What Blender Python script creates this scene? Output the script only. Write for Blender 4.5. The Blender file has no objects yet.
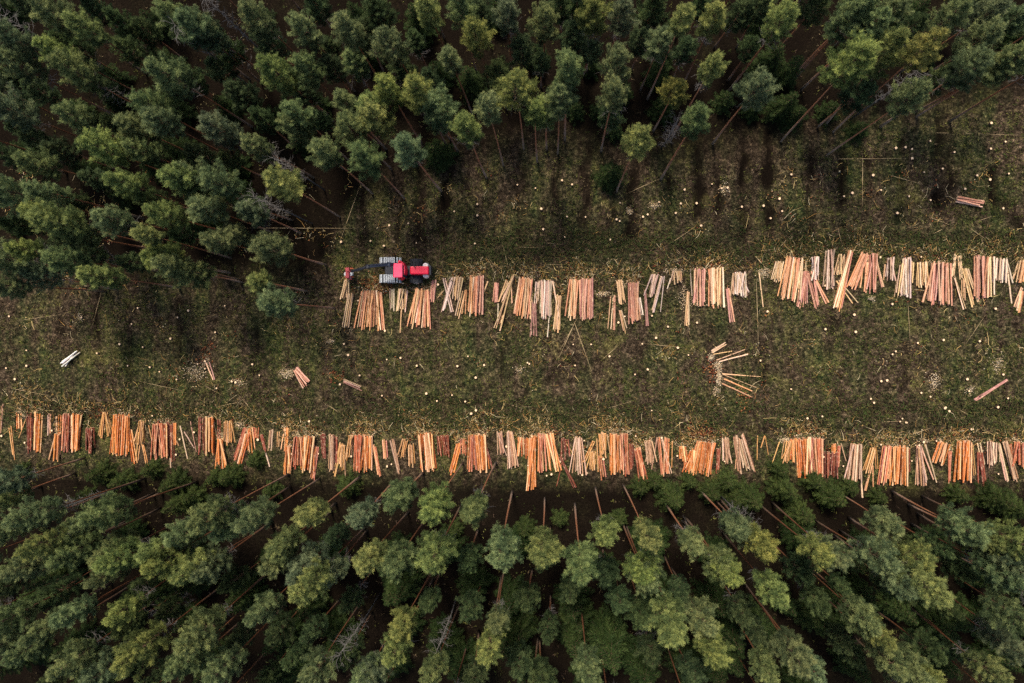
import bpy, bmesh, math, random
import numpy as np
from mathutils import Vector, Matrix, Quaternion

R_ = random.Random(11)
NP = np.random.default_rng(5)
scene = bpy.context.scene
C = scene.collection
rad = math.radians

# ------------------------------------------------------------------ camera
W, Hh, F = 1024, 683, 683.0          # picture size and focal length in pixels
CAM_H = 80.0                         # drone height over the ground, metres
NADIR = (552.0, 333.0)               # where the plumb line under the drone meets the picture
_d = Vector((NADIR[0] - W / 2, -(NADIR[1] - Hh / 2), -F)).normalized()
_u = Vector((0, 1, 0))
_zw = -_d
_yw = (_u - _d * _u.dot(_d)).normalized()
_xw = _yw.cross(_zw)
ROT = Matrix((_xw, _yw, _zw))        # rows: camera space -> world


def P(px, py, z=0.0):
    """The world point at height z that the photograph shows at (px, py)."""
    d = ROT @ Vector((px - W / 2, -(py - Hh / 2), -F))
    t = (z - CAM_H) / d.z
    return Vector((d.x * t, d.y * t, z))


cam = bpy.data.cameras.new('camera')
cam.sensor_width = 36
cam.lens = F * 36 / W
cam.clip_end = 2000
co = bpy.data.objects.new('camera', cam)
C.objects.link(co)
co.matrix_world = Matrix.Translation((0, 0, CAM_H)) @ ROT.to_4x4()
scene.camera = co

# ------------------------------------------------------------------ light
SUN_EL, SUN_AZ = 60, -14             # soft sun through cloud, from beyond the upper forest
world = bpy.data.worlds.new('World')
scene.world = world
world.use_nodes = True
wn = world.node_tree.nodes
sky = wn.new('ShaderNodeTexSky')
sky.sky_type = 'NISHITA'
sky.sun_disc = False
sky.sun_elevation = rad(SUN_EL)
sky.sun_rotation = rad(SUN_AZ)
sky.dust_density = 3.0
sky.air_density = 1.0
sky.ozone_density = 1.0
bg = wn['Background']
bg.inputs['Strength'].default_value = 0.06
world.node_tree.links.new(sky.outputs[0], bg.inputs['Color'])
sl = bpy.data.lights.new('sun', 'SUN')
sl.energy = 1.5
sl.angle = rad(11)
sl.color = (1.0, 0.90, 0.76)
so = bpy.data.objects.new('sun', sl)
C.objects.link(so)
so.rotation_euler = Vector((math.sin(rad(SUN_AZ)) * math.cos(rad(SUN_EL)), math.cos(rad(SUN_AZ)) * math.cos(rad(SUN_EL)), math.sin(rad(SUN_EL)))).to_track_quat('Z', 'Y').to_euler()
scene.view_settings.view_transform = 'Standard'
scene.view_settings.look = 'None'
scene.view_settings.exposure = 1.95
scene.view_settings.gamma = 1
scene.cycles.use_denoising = False


# ------------------------------------------------------------------ materials
class Mat:
    def __init__(s, name, rough=0.85):
        s.m = bpy.data.materials.new(name)
        s.m.use_nodes = True
        s.t = s.m.node_tree
        s.b = s.t.nodes['Principled BSDF']
        s.b.inputs['Roughness'].default_value = rough
        s.b.inputs['Specular IOR Level'].default_value = 0.0 if rough >= .85 else (0.06 if rough == 0.6 else 0.3)

    def n(s, kind, **kw):
        x = s.t.nodes.new('ShaderNode' + kind)
        for k, v in kw.items():
            setattr(x, k, v)
        return x

    def l(s, a, b):
        s.t.links.new(a, b)

    def val(s, sock, v):
        if hasattr(v, 'node'):
            s.l(v, sock)
        else:
            sock.default_value = v

    def coord(s, kind='Object', scale=(1, 1, 1)):
        tc = s.n('TexCoord')
        mp = s.n('Mapping')
        mp.inputs['Scale'].default_value = scale
        s.l(tc.outputs[kind], mp.inputs[0])
        return mp.outputs[0]

    def noise(s, vec, scale, detail=3, rough=0.55):
        x = s.n('TexNoise')
        s.l(vec, x.inputs['Vector'])
        x.inputs['Scale'].default_value = scale
        x.inputs['Detail'].default_value = detail
        x.inputs['Roughness'].default_value = rough
        return x.outputs['Fac']

    def ramp(s, fac, stops):
        x = s.n('ValToRGB')
        e = x.color_ramp.elements
        while len(e) < len(stops):
            e.new(0.5)
        for q, (p, c) in zip(e, stops):
            q.position = p
            q.color = (*c, 1)
        s.l(fac, x.inputs[0])
        return x.outputs[0]

    def mix(s, fac, a, b, mode='MIX'):
        x = s.n('Mix', data_type='RGBA', blend_type=mode)
        s.val(x.inputs[0], fac)
        s.val(x.inputs[6], a if hasattr(a, 'node') else (*a, 1))
        s.val(x.inputs[7], b if hasattr(b, 'node') else (*b, 1))
        return x.outputs[2]

    def attr(s, name):
        x = s.n('Attribute')
        x.attribute_name = name
        return x

    def base(s, c):
        s.val(s.b.inputs['Base Color'], c if hasattr(c, 'node') else (*c, 1))

    def bump(s, h, strength=0.5, dist=0.1):
        x = s.n('Bump')
        x.inputs['Strength'].default_value = strength
        x.inputs['Distance'].default_value = dist
        s.l(h, x.inputs['Height'])
        s.l(x.outputs[0], s.b.inputs['Normal'])


def m_needles(name, dark, mid, light):
    m = Mat(name, 0.6)
    oi = m.n('ObjectInfo')
    a = m.attr('Col')
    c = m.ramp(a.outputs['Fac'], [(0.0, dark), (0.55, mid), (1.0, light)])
    c = m.mix(1.0, c, oi.outputs['Color'], 'MULTIPLY')
    m.base(c)
    tr = m.n('BsdfTranslucent')
    m.l(c, tr.inputs['Color'])
    mx = m.n('MixShader')
    mx.inputs[0].default_value = 0.25
    m.l(m.b.outputs[0], mx.inputs[1])
    m.l(tr.outputs[0], mx.inputs[2])
    m.l(mx.outputs[0], m.t.nodes['Material Output'].inputs[0])
    return m.m


PINE = m_needles('pine_needles', (0.013, 0.021, 0.013), (0.080, 0.112, 0.048), (0.33, 0.36, 0.135))
SPRUCE = m_needles('spruce_needles', (0.018, 0.030, 0.010), (0.046, 0.066, 0.020), (0.115, 0.135, 0.040))


def m_trunk():
    m = Mat('pine_bark', 0.9)
    v = m.coord('Object', (1, 1, 0.25))
    tc = m.n('TexCoord')
    sp = m.n('SeparateXYZ')
    m.l(tc.outputs['Object'], sp.inputs[0])
    mr = m.n('MapRange')
    mr.inputs['From Min'].default_value = 1.0
    mr.inputs['From Max'].default_value = 9.0
    m.l(sp.outputs[2], mr.inputs[0])
    low = m.ramp(m.noise(v, 9), [(0.3, (0.13, 0.10, 0.075)), (0.7, (0.34, 0.26, 0.195))])
    up = m.ramp(m.noise(v, 7), [(0.3, (0.15, 0.06, 0.032)), (0.7, (0.34, 0.155, 0.08))])
    oi = m.n('ObjectInfo')
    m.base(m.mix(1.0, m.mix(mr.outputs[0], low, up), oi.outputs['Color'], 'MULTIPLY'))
    m.bump(m.noise(v, 14), 0.5, 0.03)
    return m.m


TRUNK = m_trunk()


def m_simple(name, c1, c2, scale=6, rough=0.85, stretch=(1, 1, 1), metal=0.0):
    m = Mat(name, rough)
    m.base(m.ramp(m.noise(m.coord('Object', stretch), scale, 4), [(0.3, c1), (0.7, c2)]))
    m.b.inputs['Metallic'].default_value = metal
    return m.m


DEADWOOD = m_simple('dead_grey_wood', (0.06, 0.052, 0.046), (0.15, 0.14, 0.13), 4)
BRANCH = m_simple('branch_bark', (0.07, 0.045, 0.03), (0.16, 0.10, 0.07), 4)


def m_log():
    m = Mat('log_bark', 0.85)
    oi = m.n('ObjectInfo')
    v = m.coord('Object', (0.55, 0.55, 3.2))
    ad = m.n('VectorMath', operation='ADD')
    m.l(v, ad.inputs[0])
    cx = m.n('CombineXYZ')
    mu = m.n('Math', operation='MULTIPLY')
    m.l(oi.outputs['Random'], mu.inputs[0])
    mu.inputs[1].default_value = 60
    m.l(mu.outputs[0], cx.inputs[2])
    m.l(cx.outputs[0], ad.inputs[1])
    f = m.ramp(m.noise(ad.outputs[0], 5.5, 5, 0.7), [(0.32, (0.38, 0.32, 0.30)), (0.44, (0.88, 0.86, 0.84)), (0.56, (1.0, 1.0, 1.0)), (0.70, (1.35, 1.45, 1.6))])
    c = m.mix(1.0, oi.outputs['Color'], f, 'MULTIPLY')
    g = m.ramp(m.noise(ad.outputs[0], 2.6, 3), [(0.57, (0, 0, 0)), (0.64, (1, 1, 1))])   # where the bark has been torn off
    c = m.mix(m.mix(1.0, g, (0.55, 0.55, 0.55), 'MULTIPLY'), c, (0.70, 0.50, 0.33))
    m.base(c)
    m.bump(m.noise(ad.outputs[0], 9), 0.4, 0.02)
    return m.m


LOG = m_log()
CUT = m_simple('sawn_wood', (0.56, 0.36, 0.20), (0.78, 0.58, 0.38), 5)


def m_attr(name, rough=0.9):
    m = Mat(name, rough)
    m.base(m.attr('Col').outputs['Color'])
    return m.m


LITTER = m_attr('ground_litter')


def m_ground():
    m = Mat('clearing_floor', 0.95)
    v = m.coord('Object')
    vs = m.coord('Object', (1, 0.16, 1))
    big = m.noise(v, 0.16, 5, 0.62)
    strip = m.noise(vs, 0.55, 3, 0.6)
    mid = m.noise(v, 1.7, 5, 0.7)
    fine = m.noise(v, 9.0, 4, 0.75)
    grain = m.noise(v, 3.6, 5, 0.75)
    moss = m.ramp(mid, [(0.32, (0.008, 0.014, 0.007)), (0.5, (0.029, 0.036, 0.014)), (0.70, (0.110, 0.102, 0.036))])
    brown = m.ramp(mid, [(0.32, (0.011, 0.008, 0.005)), (0.52, (0.042, 0.030, 0.020)), (0.72, (0.130, 0.092, 0.060))])
    f = m.n('Math', operation='ADD')
    m.l(big, f.inputs[0])
    m.l(strip, f.inputs[1])
    fm = m.ramp(f.outputs[0], [(0.0, (0, 0, 0)), (1.0, (1, 1, 1))])
    mr = m.n('MapRange')
    mr.inputs['From Min'].default_value = 0.77
    mr.inputs['From Max'].default_value = 1.11
    m.l(f.outputs[0], mr.inputs[0])
    c = m.mix(mr.outputs[0], moss, brown)
    pm = m.ramp(m.noise(v, 0.21, 5, 0.7), [(0.56, (0, 0, 0)), (0.70, (1, 1, 1))])   # cushions of pale yellow moss
    c = m.mix(m.mix(1.0, pm, (0.6, 0.6, 0.6), 'MULTIPLY'), c, (0.125, 0.115, 0.036))
    dk = m.ramp(m.noise(v, 0.33, 5, 0.7), [(0.30, (1, 1, 1)), (0.44, (0, 0, 0))])    # wet black peat showing through
    c = m.mix(m.mix(1.0, dk, (0.6, 0.6, 0.6), 'MULTIPLY'), c, (0.016, 0.012, 0.009))
    g = m.ramp(grain, [(0.30, (0.16, 0.16, 0.16)), (0.5, (0.9, 0.9, 0.9)), (0.68, (2.5, 2.4, 2.2))])
    c = m.mix(1.0, c, g, 'MULTIPLY')
    g2 = m.ramp(fine, [(0.34, (0.25, 0.25, 0.25)), (0.5, (.9, .9, .9)), (0.66, (2.1, 2.1, 2.0))])
    c = m.mix(1.0, c, g2, 'MULTIPLY')
    fu = m.attr('peat_shade')
    peat_shade = m.ramp(fine, [(0.3, (0.0025, 0.002, 0.0016)), (0.7, (0.0115, 0.008, 0.0055))])  # near black: wet peat, and the shade painted under the forest
    c = m.mix(fu.outputs['Fac'], c, peat_shade)
    m.base(c)
    m.bump(grain, 0.9, 0.25)
    return m.m


GROUND = m_ground()
RED = m_simple('red_paint', (0.58, 0.008, 0.035), (0.70, 0.016, 0.055), 3, 0.4)
PINK = m_simple('faded_red_roof', (0.76, 0.035, 0.095), (0.86, 0.065, 0.14), 3, 0.5)
BLACK = m_simple('black_steel', (0.012, 0.013, 0.018), (0.03, 0.032, 0.042), 6, 0.5)
NAVY = m_simple('dark_blue_paint', (0.010, 0.014, 0.030), (0.022, 0.03, 0.055), 4, 0.4)
RUBBER = m_simple('tyre_rubber', (0.010, 0.012, 0.016), (0.024, 0.026, 0.03), 8, 0.8)
STEEL = m_simple('worn_steel', (0.34, 0.36, 0.37), (0.66, 0.69, 0.70), 7, 0.5)
CREAM = m_simple('pale_wheel_rim', (0.60, 0.55, 0.50), (0.74, 0.70, 0.66), 5, 0.5)
GLASS = m_simple('cab_glass', (0.01, 0.012, 0.016), (0.02, 0.024, 0.03), 2, 0.08)


# ------------------------------------------------------------------ mesh helpers
def mesh_np(name, verts, faces, mats, col=None, midx=None):
    """verts (n,3), faces list of index lists or (k,3|4) array"""
    me = bpy.data.meshes.new(name)
    verts = np.asarray(verts, np.float32)
    if isinstance(faces, np.ndarray):
        k = faces.shape[1]
        loops = faces.astype(np.int32).ravel()
        start = np.arange(0, len(loops), k, dtype=np.int32)
        me.vertices.add(len(verts))
        me.vertices.foreach_set('co', verts.ravel())
        me.loops.add(len(loops))
        me.loops.foreach_set('vertex_index', loops)
        me.polygons.add(len(start))
        me.polygons.foreach_set('loop_start', start)
        me.update(calc_edges=True)
    else:
        me.from_pydata([tuple(map(float, v)) for v in verts], [], faces)
    for m in mats:
        me.materials.append(m)
    if midx is not None:
        me.polygons.foreach_set('material_index', np.asarray(midx, np.int32))
    if col is not None:
        a = me.color_attributes.new('Col', 'FLOAT_COLOR', 'POINT')
        col = np.asarray(col, np.float32)
        if col.ndim == 1:
            col = np.c_[col, col, col]
        a.data.foreach_set('color', np.c_[col, np.ones(len(col))].astype(np.float32).ravel())
    me.validate()
    me.update()
    return me


def obj(name, me, parent=None, loc=(0, 0, 0)):
    o = bpy.data.objects.new(name, me)
    C.objects.link(o)
    o.location = loc
    if parent:
        o.parent = parent
    return o


SEEN = {}


def tag(o, label, cat=None, group=None, kind=None):
    if cat:
        k = SEEN.get(label, 0)
        SEEN[label] = k + 1
        o['label'] = label
        o['category'] = cat
    elif label:
        o['label'] = label
    if group:
        o['group'] = group
    if kind:
        o['kind'] = kind


def tube(V, Fc, pts, rads, seg=6, cap=True):
    """append a tapered tube to vertex list V and face list Fc"""
    b = len(V)
    n = len(pts)
    for i, p in enumerate(pts):
        d = (Vector(pts[min(i + 1, n - 1)]) - Vector(pts[max(i - 1, 0)])).normalized()
        a = d.orthogonal().normalized()
        c = d.cross(a)
        for k in range(seg):
            t = 2 * math.pi * k / seg
            V.append(Vector(p) + (a * math.cos(t) + c * math.sin(t)) * rads[i])
    for i in range(n - 1):
        for k in range(seg):
            k2 = (k + 1) % seg
            Fc.append([b + i * seg + k, b + i * seg + k2, b + (i + 1) * seg + k2, b + (i + 1) * seg + k])
    if cap:
        Fc.append([b + k for k in range(seg)][::-1])
        Fc.append([b + (n - 1) * seg + k for k in range(seg)])


def smooth(me):
    me.polygons.foreach_set('use_smooth', np.ones(len(me.polygons), bool))
    return me


def blades(centres, dirs, length, width, rng):
    """one thin triangle per centre, pointing along dirs; returns verts (3n,3) and faces"""
    n = len(centres)
    r = rng.normal(size=(n, 3))
    side = np.cross(dirs, r)
    side /= np.linalg.norm(side, axis=1)[:, None] + 1e-9
    w = (np.broadcast_to(width, (n,)) / 2)[:, None]
    v = np.empty((n, 3, 3))
    v[:, 0] = centres - side * w
    v[:, 1] = centres + side * w
    v[:, 2] = centres + dirs * np.broadcast_to(length, (n,))[:, None]
    return v.reshape(-1, 3), np.arange(3 * n).reshape(n, 3)


# ------------------------------------------------------------------ value noise for the terrain
_G = NP.random((256, 256))


def vnoise(x, y):
    xi = np.floor(x).astype(int)
    yi = np.floor(y).astype(int)
    fx = x - xi
    fy = y - yi
    fx = fx * fx * (3 - 2 * fx)
    fy = fy * fy * (3 - 2 * fy)
    g = lambda a, b: _G[a % 256, b % 256]
    return (g(xi, yi) * (1 - fx) + g(xi + 1, yi) * fx) * (1 - fy) + (g(xi, yi + 1) * (1 - fx) + g(xi + 1, yi + 1) * fx) * fy


# old planting furrows: (px x at the north end, x at the south end, y0, y1, half width m, depth m)
FURROWS = [(322, 326, 200, 262, .5, .3), (362, 365, 190, 250, .5, .3), (420, 420, 150, 240, .75, .55), (446, 443, 160, 235, .45, .35), (401, 399, 170, 240, .4, .3), (468, 466, 175, 240, .35, .25),
           (522, 521, 165, 240, .8, .6), (545, 538, 200, 232, .3, .2), (452, 440, 160, 232, .45, .35), (588, 583, 150, 222, .75, .55), (612, 610, 180, 225, .4, .3), (633, 631, 160, 236, .75, .7),
           (556, 555, 150, 215, .45, .3), (667, 668, 150, 225, .5, .35), (700, 699, 130, 215, .7, .5), (718, 717, 130, 215, .6, .45), (746, 743, 140, 235, .6, .45), (770, 769, 130, 235, .7, .5),
           (812, 810, 150, 230, .5, .3), (842, 841, 150, 228, .5, .35), (868, 866, 155, 225, .5, .3), (902, 900, 140, 220, .5, .3), (941, 940, 120, 205, .8, .6), (952, 949, 150, 200, .5, .4),
           (993, 995, 170, 215, .7, .5), (1005, 1022, 205, 228, .6, .5), (712, 711, 325, 350, .6, .3), (832, 830, 320, 355, .5, .25), (505, 504, 320, 380, .5, .25), (765, 764, 350, 385, .5, .25),
           (255, 253, 330, 395, .5, .2), (130, 129, 320, 385, .5, .2), (60, 62, 290, 335, .5, .3), (98, 97, 290, 350, .5, .3), (180, 181, 300, 360, .5, .25), (640, 640, 340, 390, .45, .13), (905, 903, 345, 390, .5, .2)]
FW = [(P(a, y0), P(b, y1), w, d) for a, b, y0, y1, w, d in FURROWS]
# ruts left by machines along the trails (px polylines)
RUTS = [((0, 400), (260, 398), (520, 404), .5, .14), ((520, 404), (780, 412), (1030, 408), .5, .14), ((0, 386), (300, 384), (520, 388), .4, .15), ((540, 420), (760, 430), (1030, 432), .55, .17), ((470, 262), (600, 250), (760, 246), .5, .15), ((760, 244), (880, 238), (1030, 240), .5, .25), ((440, 246), (600, 236), (760, 230), .45, .13), ((760, 226), (880, 222), (1030, 222), .5, .13), ((527, 392), (560, 370), (585, 352), .5, .25), ((545, 380), (575, 376), (600, 360), .5, .25), ((430, 400), (455, 404), (480, 402), .4, .3), ((190, 392), (205, 394), (216, 391), .5, .35), ((750, 428), (830, 432), (900, 428), .4, .2)]
RW = [[P(*q) for q in r[:3]] + [r[3], r[4]] for r in RUTS]


def seg_dist(x, y, a, b):
    dx, dy = b.x - a.x, b.y - a.y
    t = ((x - a.x) * dx + (y - a.y) * dy) / (dx * dx + dy * dy)
    t = np.clip(t, 0, 1)
    return np.hypot(x - a.x - t * dx, y - a.y - t * dy)


def terrain(x, y):
    x = np.asarray(x, float)
    y = np.asarray(y, float)
    h = 0.16 * (vnoise(x / 2.3, y / 2.3) - .5) + 0.12 * (vnoise(x / .9 + 40, y / .9) - .5) + 0.4 * (vnoise(x / 11 + 9, y / 11 + 3) - .5)
    peat_shade = np.zeros_like(h)
    wob = (vnoise(x / 1.1 + 7, y / 1.1) - .5) * .9
    for a, b, w, d in FW:
        q = np.exp(-((seg_dist(x + wob, y, a, b) / w) ** 2)) * (0.35 + 0.85 * vnoise(x / 1.5, y / 2.2 + 17))
        h = h - d * q
        peat_shade = np.maximum(peat_shade, q * min(1, d / .35))
    for a, b, c, w, d in RW:
        q = np.exp(-((np.minimum(seg_dist(x + wob, y, a, b), seg_dist(x + wob, y, b, c)) / w) ** 2)) * (0.4 + 0.8 * vnoise(x / 1.2, y / 1.2 + 5))
        h = h - d * q * .8
        peat_shade = np.maximum(peat_shade, q * .8 * min(1, d / .3) ** 2)
    return h, np.clip(peat_shade, 0, 1)


def gz(x, y):
    """ground height, read off the finished terrain grid"""
    x = min(max(x, -73.9), 73.9)
    y = min(max(y, -55.9), 55.9)
    i = min(np.searchsorted(xs, x, 'right') - 1, len(xs) - 2)
    j = min(np.searchsorted(ys, y, 'right') - 1, len(ys) - 2)
    u = (x - xs[i]) / (xs[i + 1] - xs[i])
    v = (y - ys[j]) / (ys[j + 1] - ys[j])
    return float((hz[j, i] * (1 - u) + hz[j, i + 1] * u) * (1 - v) + (hz[j + 1, i] * (1 - u) + hz[j + 1, i + 1] * u) * v)


def forest_north(px):
    """picture row of the ground line where the upper forest begins"""
    return np.interp(px, [0, 120, 200, 330, 345, 400, 450, 540, 640, 700, 790, 830, 1024], [300, 300, 296, 300, 225, 195, 180, 160, 185, 180, 155, 150, 118])


xs = np.concatenate([[-900, -400, -200, -120, -90], np.arange(-74, 74.01, .3), [90, 120, 200, 400, 900]])
ys = np.concatenate([[-900, -400, -200, -110, -75], np.arange(-56, 56.01, .3), [75, 110, 200, 400, 900]])
GX, GY = np.meshgrid(xs, ys)
hz, peat_shade = terrain(GX, GY)
# the forest floor: brown litter on peat, crown shade darkened into its colour
NXs = np.array([P(px, float(forest_north(px))).to_tuple()[:2] for px in range(-300, 1400, 20)])
ny = np.interp(GX, NXs[:, 0], NXs[:, 1])
sy = np.interp(GX, [P(0, 456).x, P(512, 468).x, P(1024, 474).x], [P(0, 456).y, P(512, 468).y, P(1024, 474).y])
infor = np.clip(np.maximum((GY - ny) / 5, (sy - GY) / 3), 0, 1)
peat_shade = np.maximum(peat_shade, infor * (0.90 + .14 * vnoise(GX / 3, GY / 3)))
nxn = len(xs)
idx = np.arange(GX.size).reshape(GX.shape)
fc = np.stack([idx[:-1, :-1], idx[:-1, 1:], idx[1:, 1:], idx[1:, :-1]], -1).reshape(-1, 4)
gme = mesh_np('ground', np.c_[GX.ravel(), GY.ravel(), hz.ravel()], fc, [GROUND])
at = gme.attributes.new('peat_shade', 'FLOAT', 'POINT')
at.data.foreach_set('value', peat_shade.ravel().astype(np.float32))
smooth(gme)
go = obj('ground', gme)
tag(go, 'mossy brown and green floor of the felled strip between two forests', kind='structure')

# ------------------------------------------------------------------ ground cover (grass, heather, moss tufts)
def scatter(n, seed, dens):
    r = np.random.default_rng(seed)
    x = r.uniform(-68, 62, n)
    y = r.uniform(-46, 46, n)
    keep = r.random(n) < dens(x, y)
    return x[keep], y[keep], r


def cover_density(x, y):
    h, p = terrain(x, y)
    nyy = np.interp(x, NXs[:, 0], NXs[:, 1])
    syy = np.interp(x, [P(0, 456).x, P(1024, 472).x], [P(0, 456).y, P(1024, 472).y])
    inside = (y < nyy + 1) & (y > syy - 1)
    d = np.clip(1.35 * vnoise(x / 2.7 + 3, y / 2.7 + 8) * (0.5 + vnoise(x / .8, y / .8)), 0, 1)
    return np.where(inside, d, d * .12) * (1 - p)


x, y, r = scatter(95000, 21, cover_density)
z = terrain(x, y)[0]
k = 5
n = len(x)
cx = np.repeat(np.c_[x, y, z - .02], k, 0) + r.normal(size=(n * k, 3)) * [.13, .13, 0]
dr = r.normal(size=(n * k, 3)) * [.8, .8, .25] + [0, 0, .75]
dr /= np.linalg.norm(dr, axis=1)[:, None]
ln = r.uniform(.14, .42, n * k)
bv, bf = blades(cx, dr, ln, .07 + .05 * r.random(n * k), r)
hue = vnoise(x / 5 + 30, y / 14 + 2) * .55 + r.random(n) * .45
pal = np.array([(.026, .042, .012), (.052, .068, .019), (.115, .115, .032), (.105, .078, .042), (.058, .038, .026), (.26, .21, .10)])
bc = pal[np.clip((hue * 5.6).astype(int), 0, 5)] * (.6 + .8 * r.random((n, 1)))
o = obj('ground_cover', mesh_np('ground_cover', bv, bf, [LITTER], np.repeat(np.repeat(bc, k, 0), 3, 0)))
tag(o, 'heather, grass and moss tufts growing over the clearing', kind='stuff')

# ------------------------------------------------------------------ trees
def crown_mesh(seed, Rr, L, nl, dens=1.0, lop=0.12, thin=0.0):
    """pine crown, local z 0 (lowest limb) .. L (top); limbs, side twigs and fine needle tufts"""
    r = np.random.default_rng(seed)
    q = random.Random(seed)
    V, Fc = [], []
    cen, dirs, shade = [], [], []
    lopaz = r.uniform(0, 6.28)
    tube(V, Fc, [(0, 0, -.3), (q.uniform(-.08, .08), q.uniform(-.08, .08), L * .5), (q.uniform(-.12, .12), q.uniform(-.12, .12), L * .95)], [.08, .055, .012], 5, False)
    for i in range(nl):
        t = ((i + r.random()) / nl) ** .92
        az = i * 2.39996 + r.normal() * .3
        if t < .22:
            prof = .62 + .38 * t / .22
        else:
            prof = (1 - ((t - .22) / .78) ** 1.45) * .95 + .06
        reach = Rr * prof * r.uniform(.58, 1.18) * (1 + lop * math.cos(az - lopaz))
        if r.random() < thin:
            continue
        z0 = t * L * .90
        rise = reach * (.38 + .95 * t) + r.normal() * .10
        tip = np.array([math.cos(az) * reach, math.sin(az) * reach, z0 + rise])
        root = np.array([0, 0, z0])
        midp = root * .45 + tip * .55 + [0, 0, -.12 * reach]
        tube(V, Fc, [tuple(root), tuple(midp), tuple(tip)], [.03, .018, .005], 3, False)
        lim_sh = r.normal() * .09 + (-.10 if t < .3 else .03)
        ns = max(4, int(6 * reach + 2))
        for j in range(ns):
            s = .22 + .78 * (j + r.random()) / ns
            base = root + (midp - root) * (s / .55) if s < .55 else midp + (tip - midp) * ((s - .55) / .45)
            a2 = az + (1 if j % 2 else -1) * r.uniform(.45, 1.15)
            l2 = reach * r.uniform(.20, .36) * (1.30 - 1.12 * s) + .07
            end = base + np.array([math.cos(a2) * l2, math.sin(a2) * l2, l2 * r.uniform(.2, .8)])
            nt = max(3, int((4 + l2 * 14) * dens))
            sh2 = lim_sh + r.normal() * .10
            for _ in range(nt):
                u = r.random() ** .6
                cen.append(base + (end - base) * u + r.normal(size=3) * [.085, .085, .07])
                dirs.append((end - base) / (np.linalg.norm(end - base) + 1e-6) + [0, 0, .5])
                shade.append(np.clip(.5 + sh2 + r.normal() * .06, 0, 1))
        for _ in range(int(6 * dens)):
            cen.append(tip + (tip - midp) * r.uniform(-.25, .12) + r.normal(size=3) * .045)
            dirs.append(np.array([math.cos(az), math.sin(az), 1.1]))
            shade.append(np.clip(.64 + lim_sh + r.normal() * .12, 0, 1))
    cen = np.array(cen)
    dirs = np.array(dirs)
    shade = np.array(shade)
    k = 11
    n = len(cen)
    cc = np.repeat(cen, k, 0) + r.normal(size=(n * k, 3)) * .035
    dd = np.repeat(dirs / np.linalg.norm(dirs, axis=1)[:, None], k, 0) * .8 + r.normal(size=(n * k, 3)) * .5
    dd /= np.linalg.norm(dd, axis=1)[:, None]
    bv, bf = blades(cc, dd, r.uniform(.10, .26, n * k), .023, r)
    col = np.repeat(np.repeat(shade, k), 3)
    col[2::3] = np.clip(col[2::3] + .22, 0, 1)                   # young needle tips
    nv = len(V)
    tri = np.array([t for f in Fc for t in ((f[0], f[1], f[2]), (f[0], f[2], f[3]))])
    verts = np.concatenate([np.array([tuple(p) for p in V]), bv])
    faces = np.concatenate([tri, bf + nv])
    cols = np.concatenate([np.full(nv, .4), col])
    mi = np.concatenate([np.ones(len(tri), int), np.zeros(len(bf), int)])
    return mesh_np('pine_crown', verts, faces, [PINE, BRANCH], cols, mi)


def trunk_mesh(seed, h, r0=.15):
    q = random.Random(seed)
    V, Fc = [], []
    bx, by = q.uniform(-.1, .1), q.uniform(-.1, .1)
    n = 7
    pts = [(bx * math.sin(math.pi * i / (n - 1)), by * math.sin(math.pi * i / (n - 1)), h * i / (n - 1) - (.25 if i == 0 else 0)) for i in range(n)]
    tube(V, Fc, pts, [r0 * (1.25 if i == 0 else 1) * (1 - .68 * i / (n - 1)) for i in range(n)], 8)
    return smooth(mesh_np('pine_trunk', V, Fc, [TRUNK]))


def dead_mesh(seed, length, n=26, reach=1.1, mat=DEADWOOD):
    """bare grey branches along the trunk, local z 0..length"""
    q = random.Random(seed)
    V, Fc = [], []
    for i in range(n):
        z = length * (i + q.random()) / n
        az = q.uniform(0, 6.28)
        l = reach * q.uniform(.35, 1.1) * (.6 + .5 * z / length)
        p1 = Vector((math.cos(az) * l * .55, math.sin(az) * l * .55, z + q.uniform(-.05, .2)))
        p2 = Vector((math.cos(az + .2) * l, math.sin(az + .2) * l, z + q.uniform(-.15, .45)))
        tube(V, Fc, [(0, 0, z), p1, p2], [.02, .015, .005], 4, False)
        for _ in range(3):
            a = az + q.choice([-1, 1]) * q.uniform(.4, 1.1)
            b = Vector((0, 0, z)).lerp(p2, q.uniform(.45, .95))
            tube(V, Fc, [b, b + Vector((math.cos(a), math.sin(a), q.uniform(-.2, .5))) * l * q.uniform(.2, .45)], [.011, .004], 3, False)
    return mesh_np('dead_branches', V, Fc, [mat])


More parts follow.
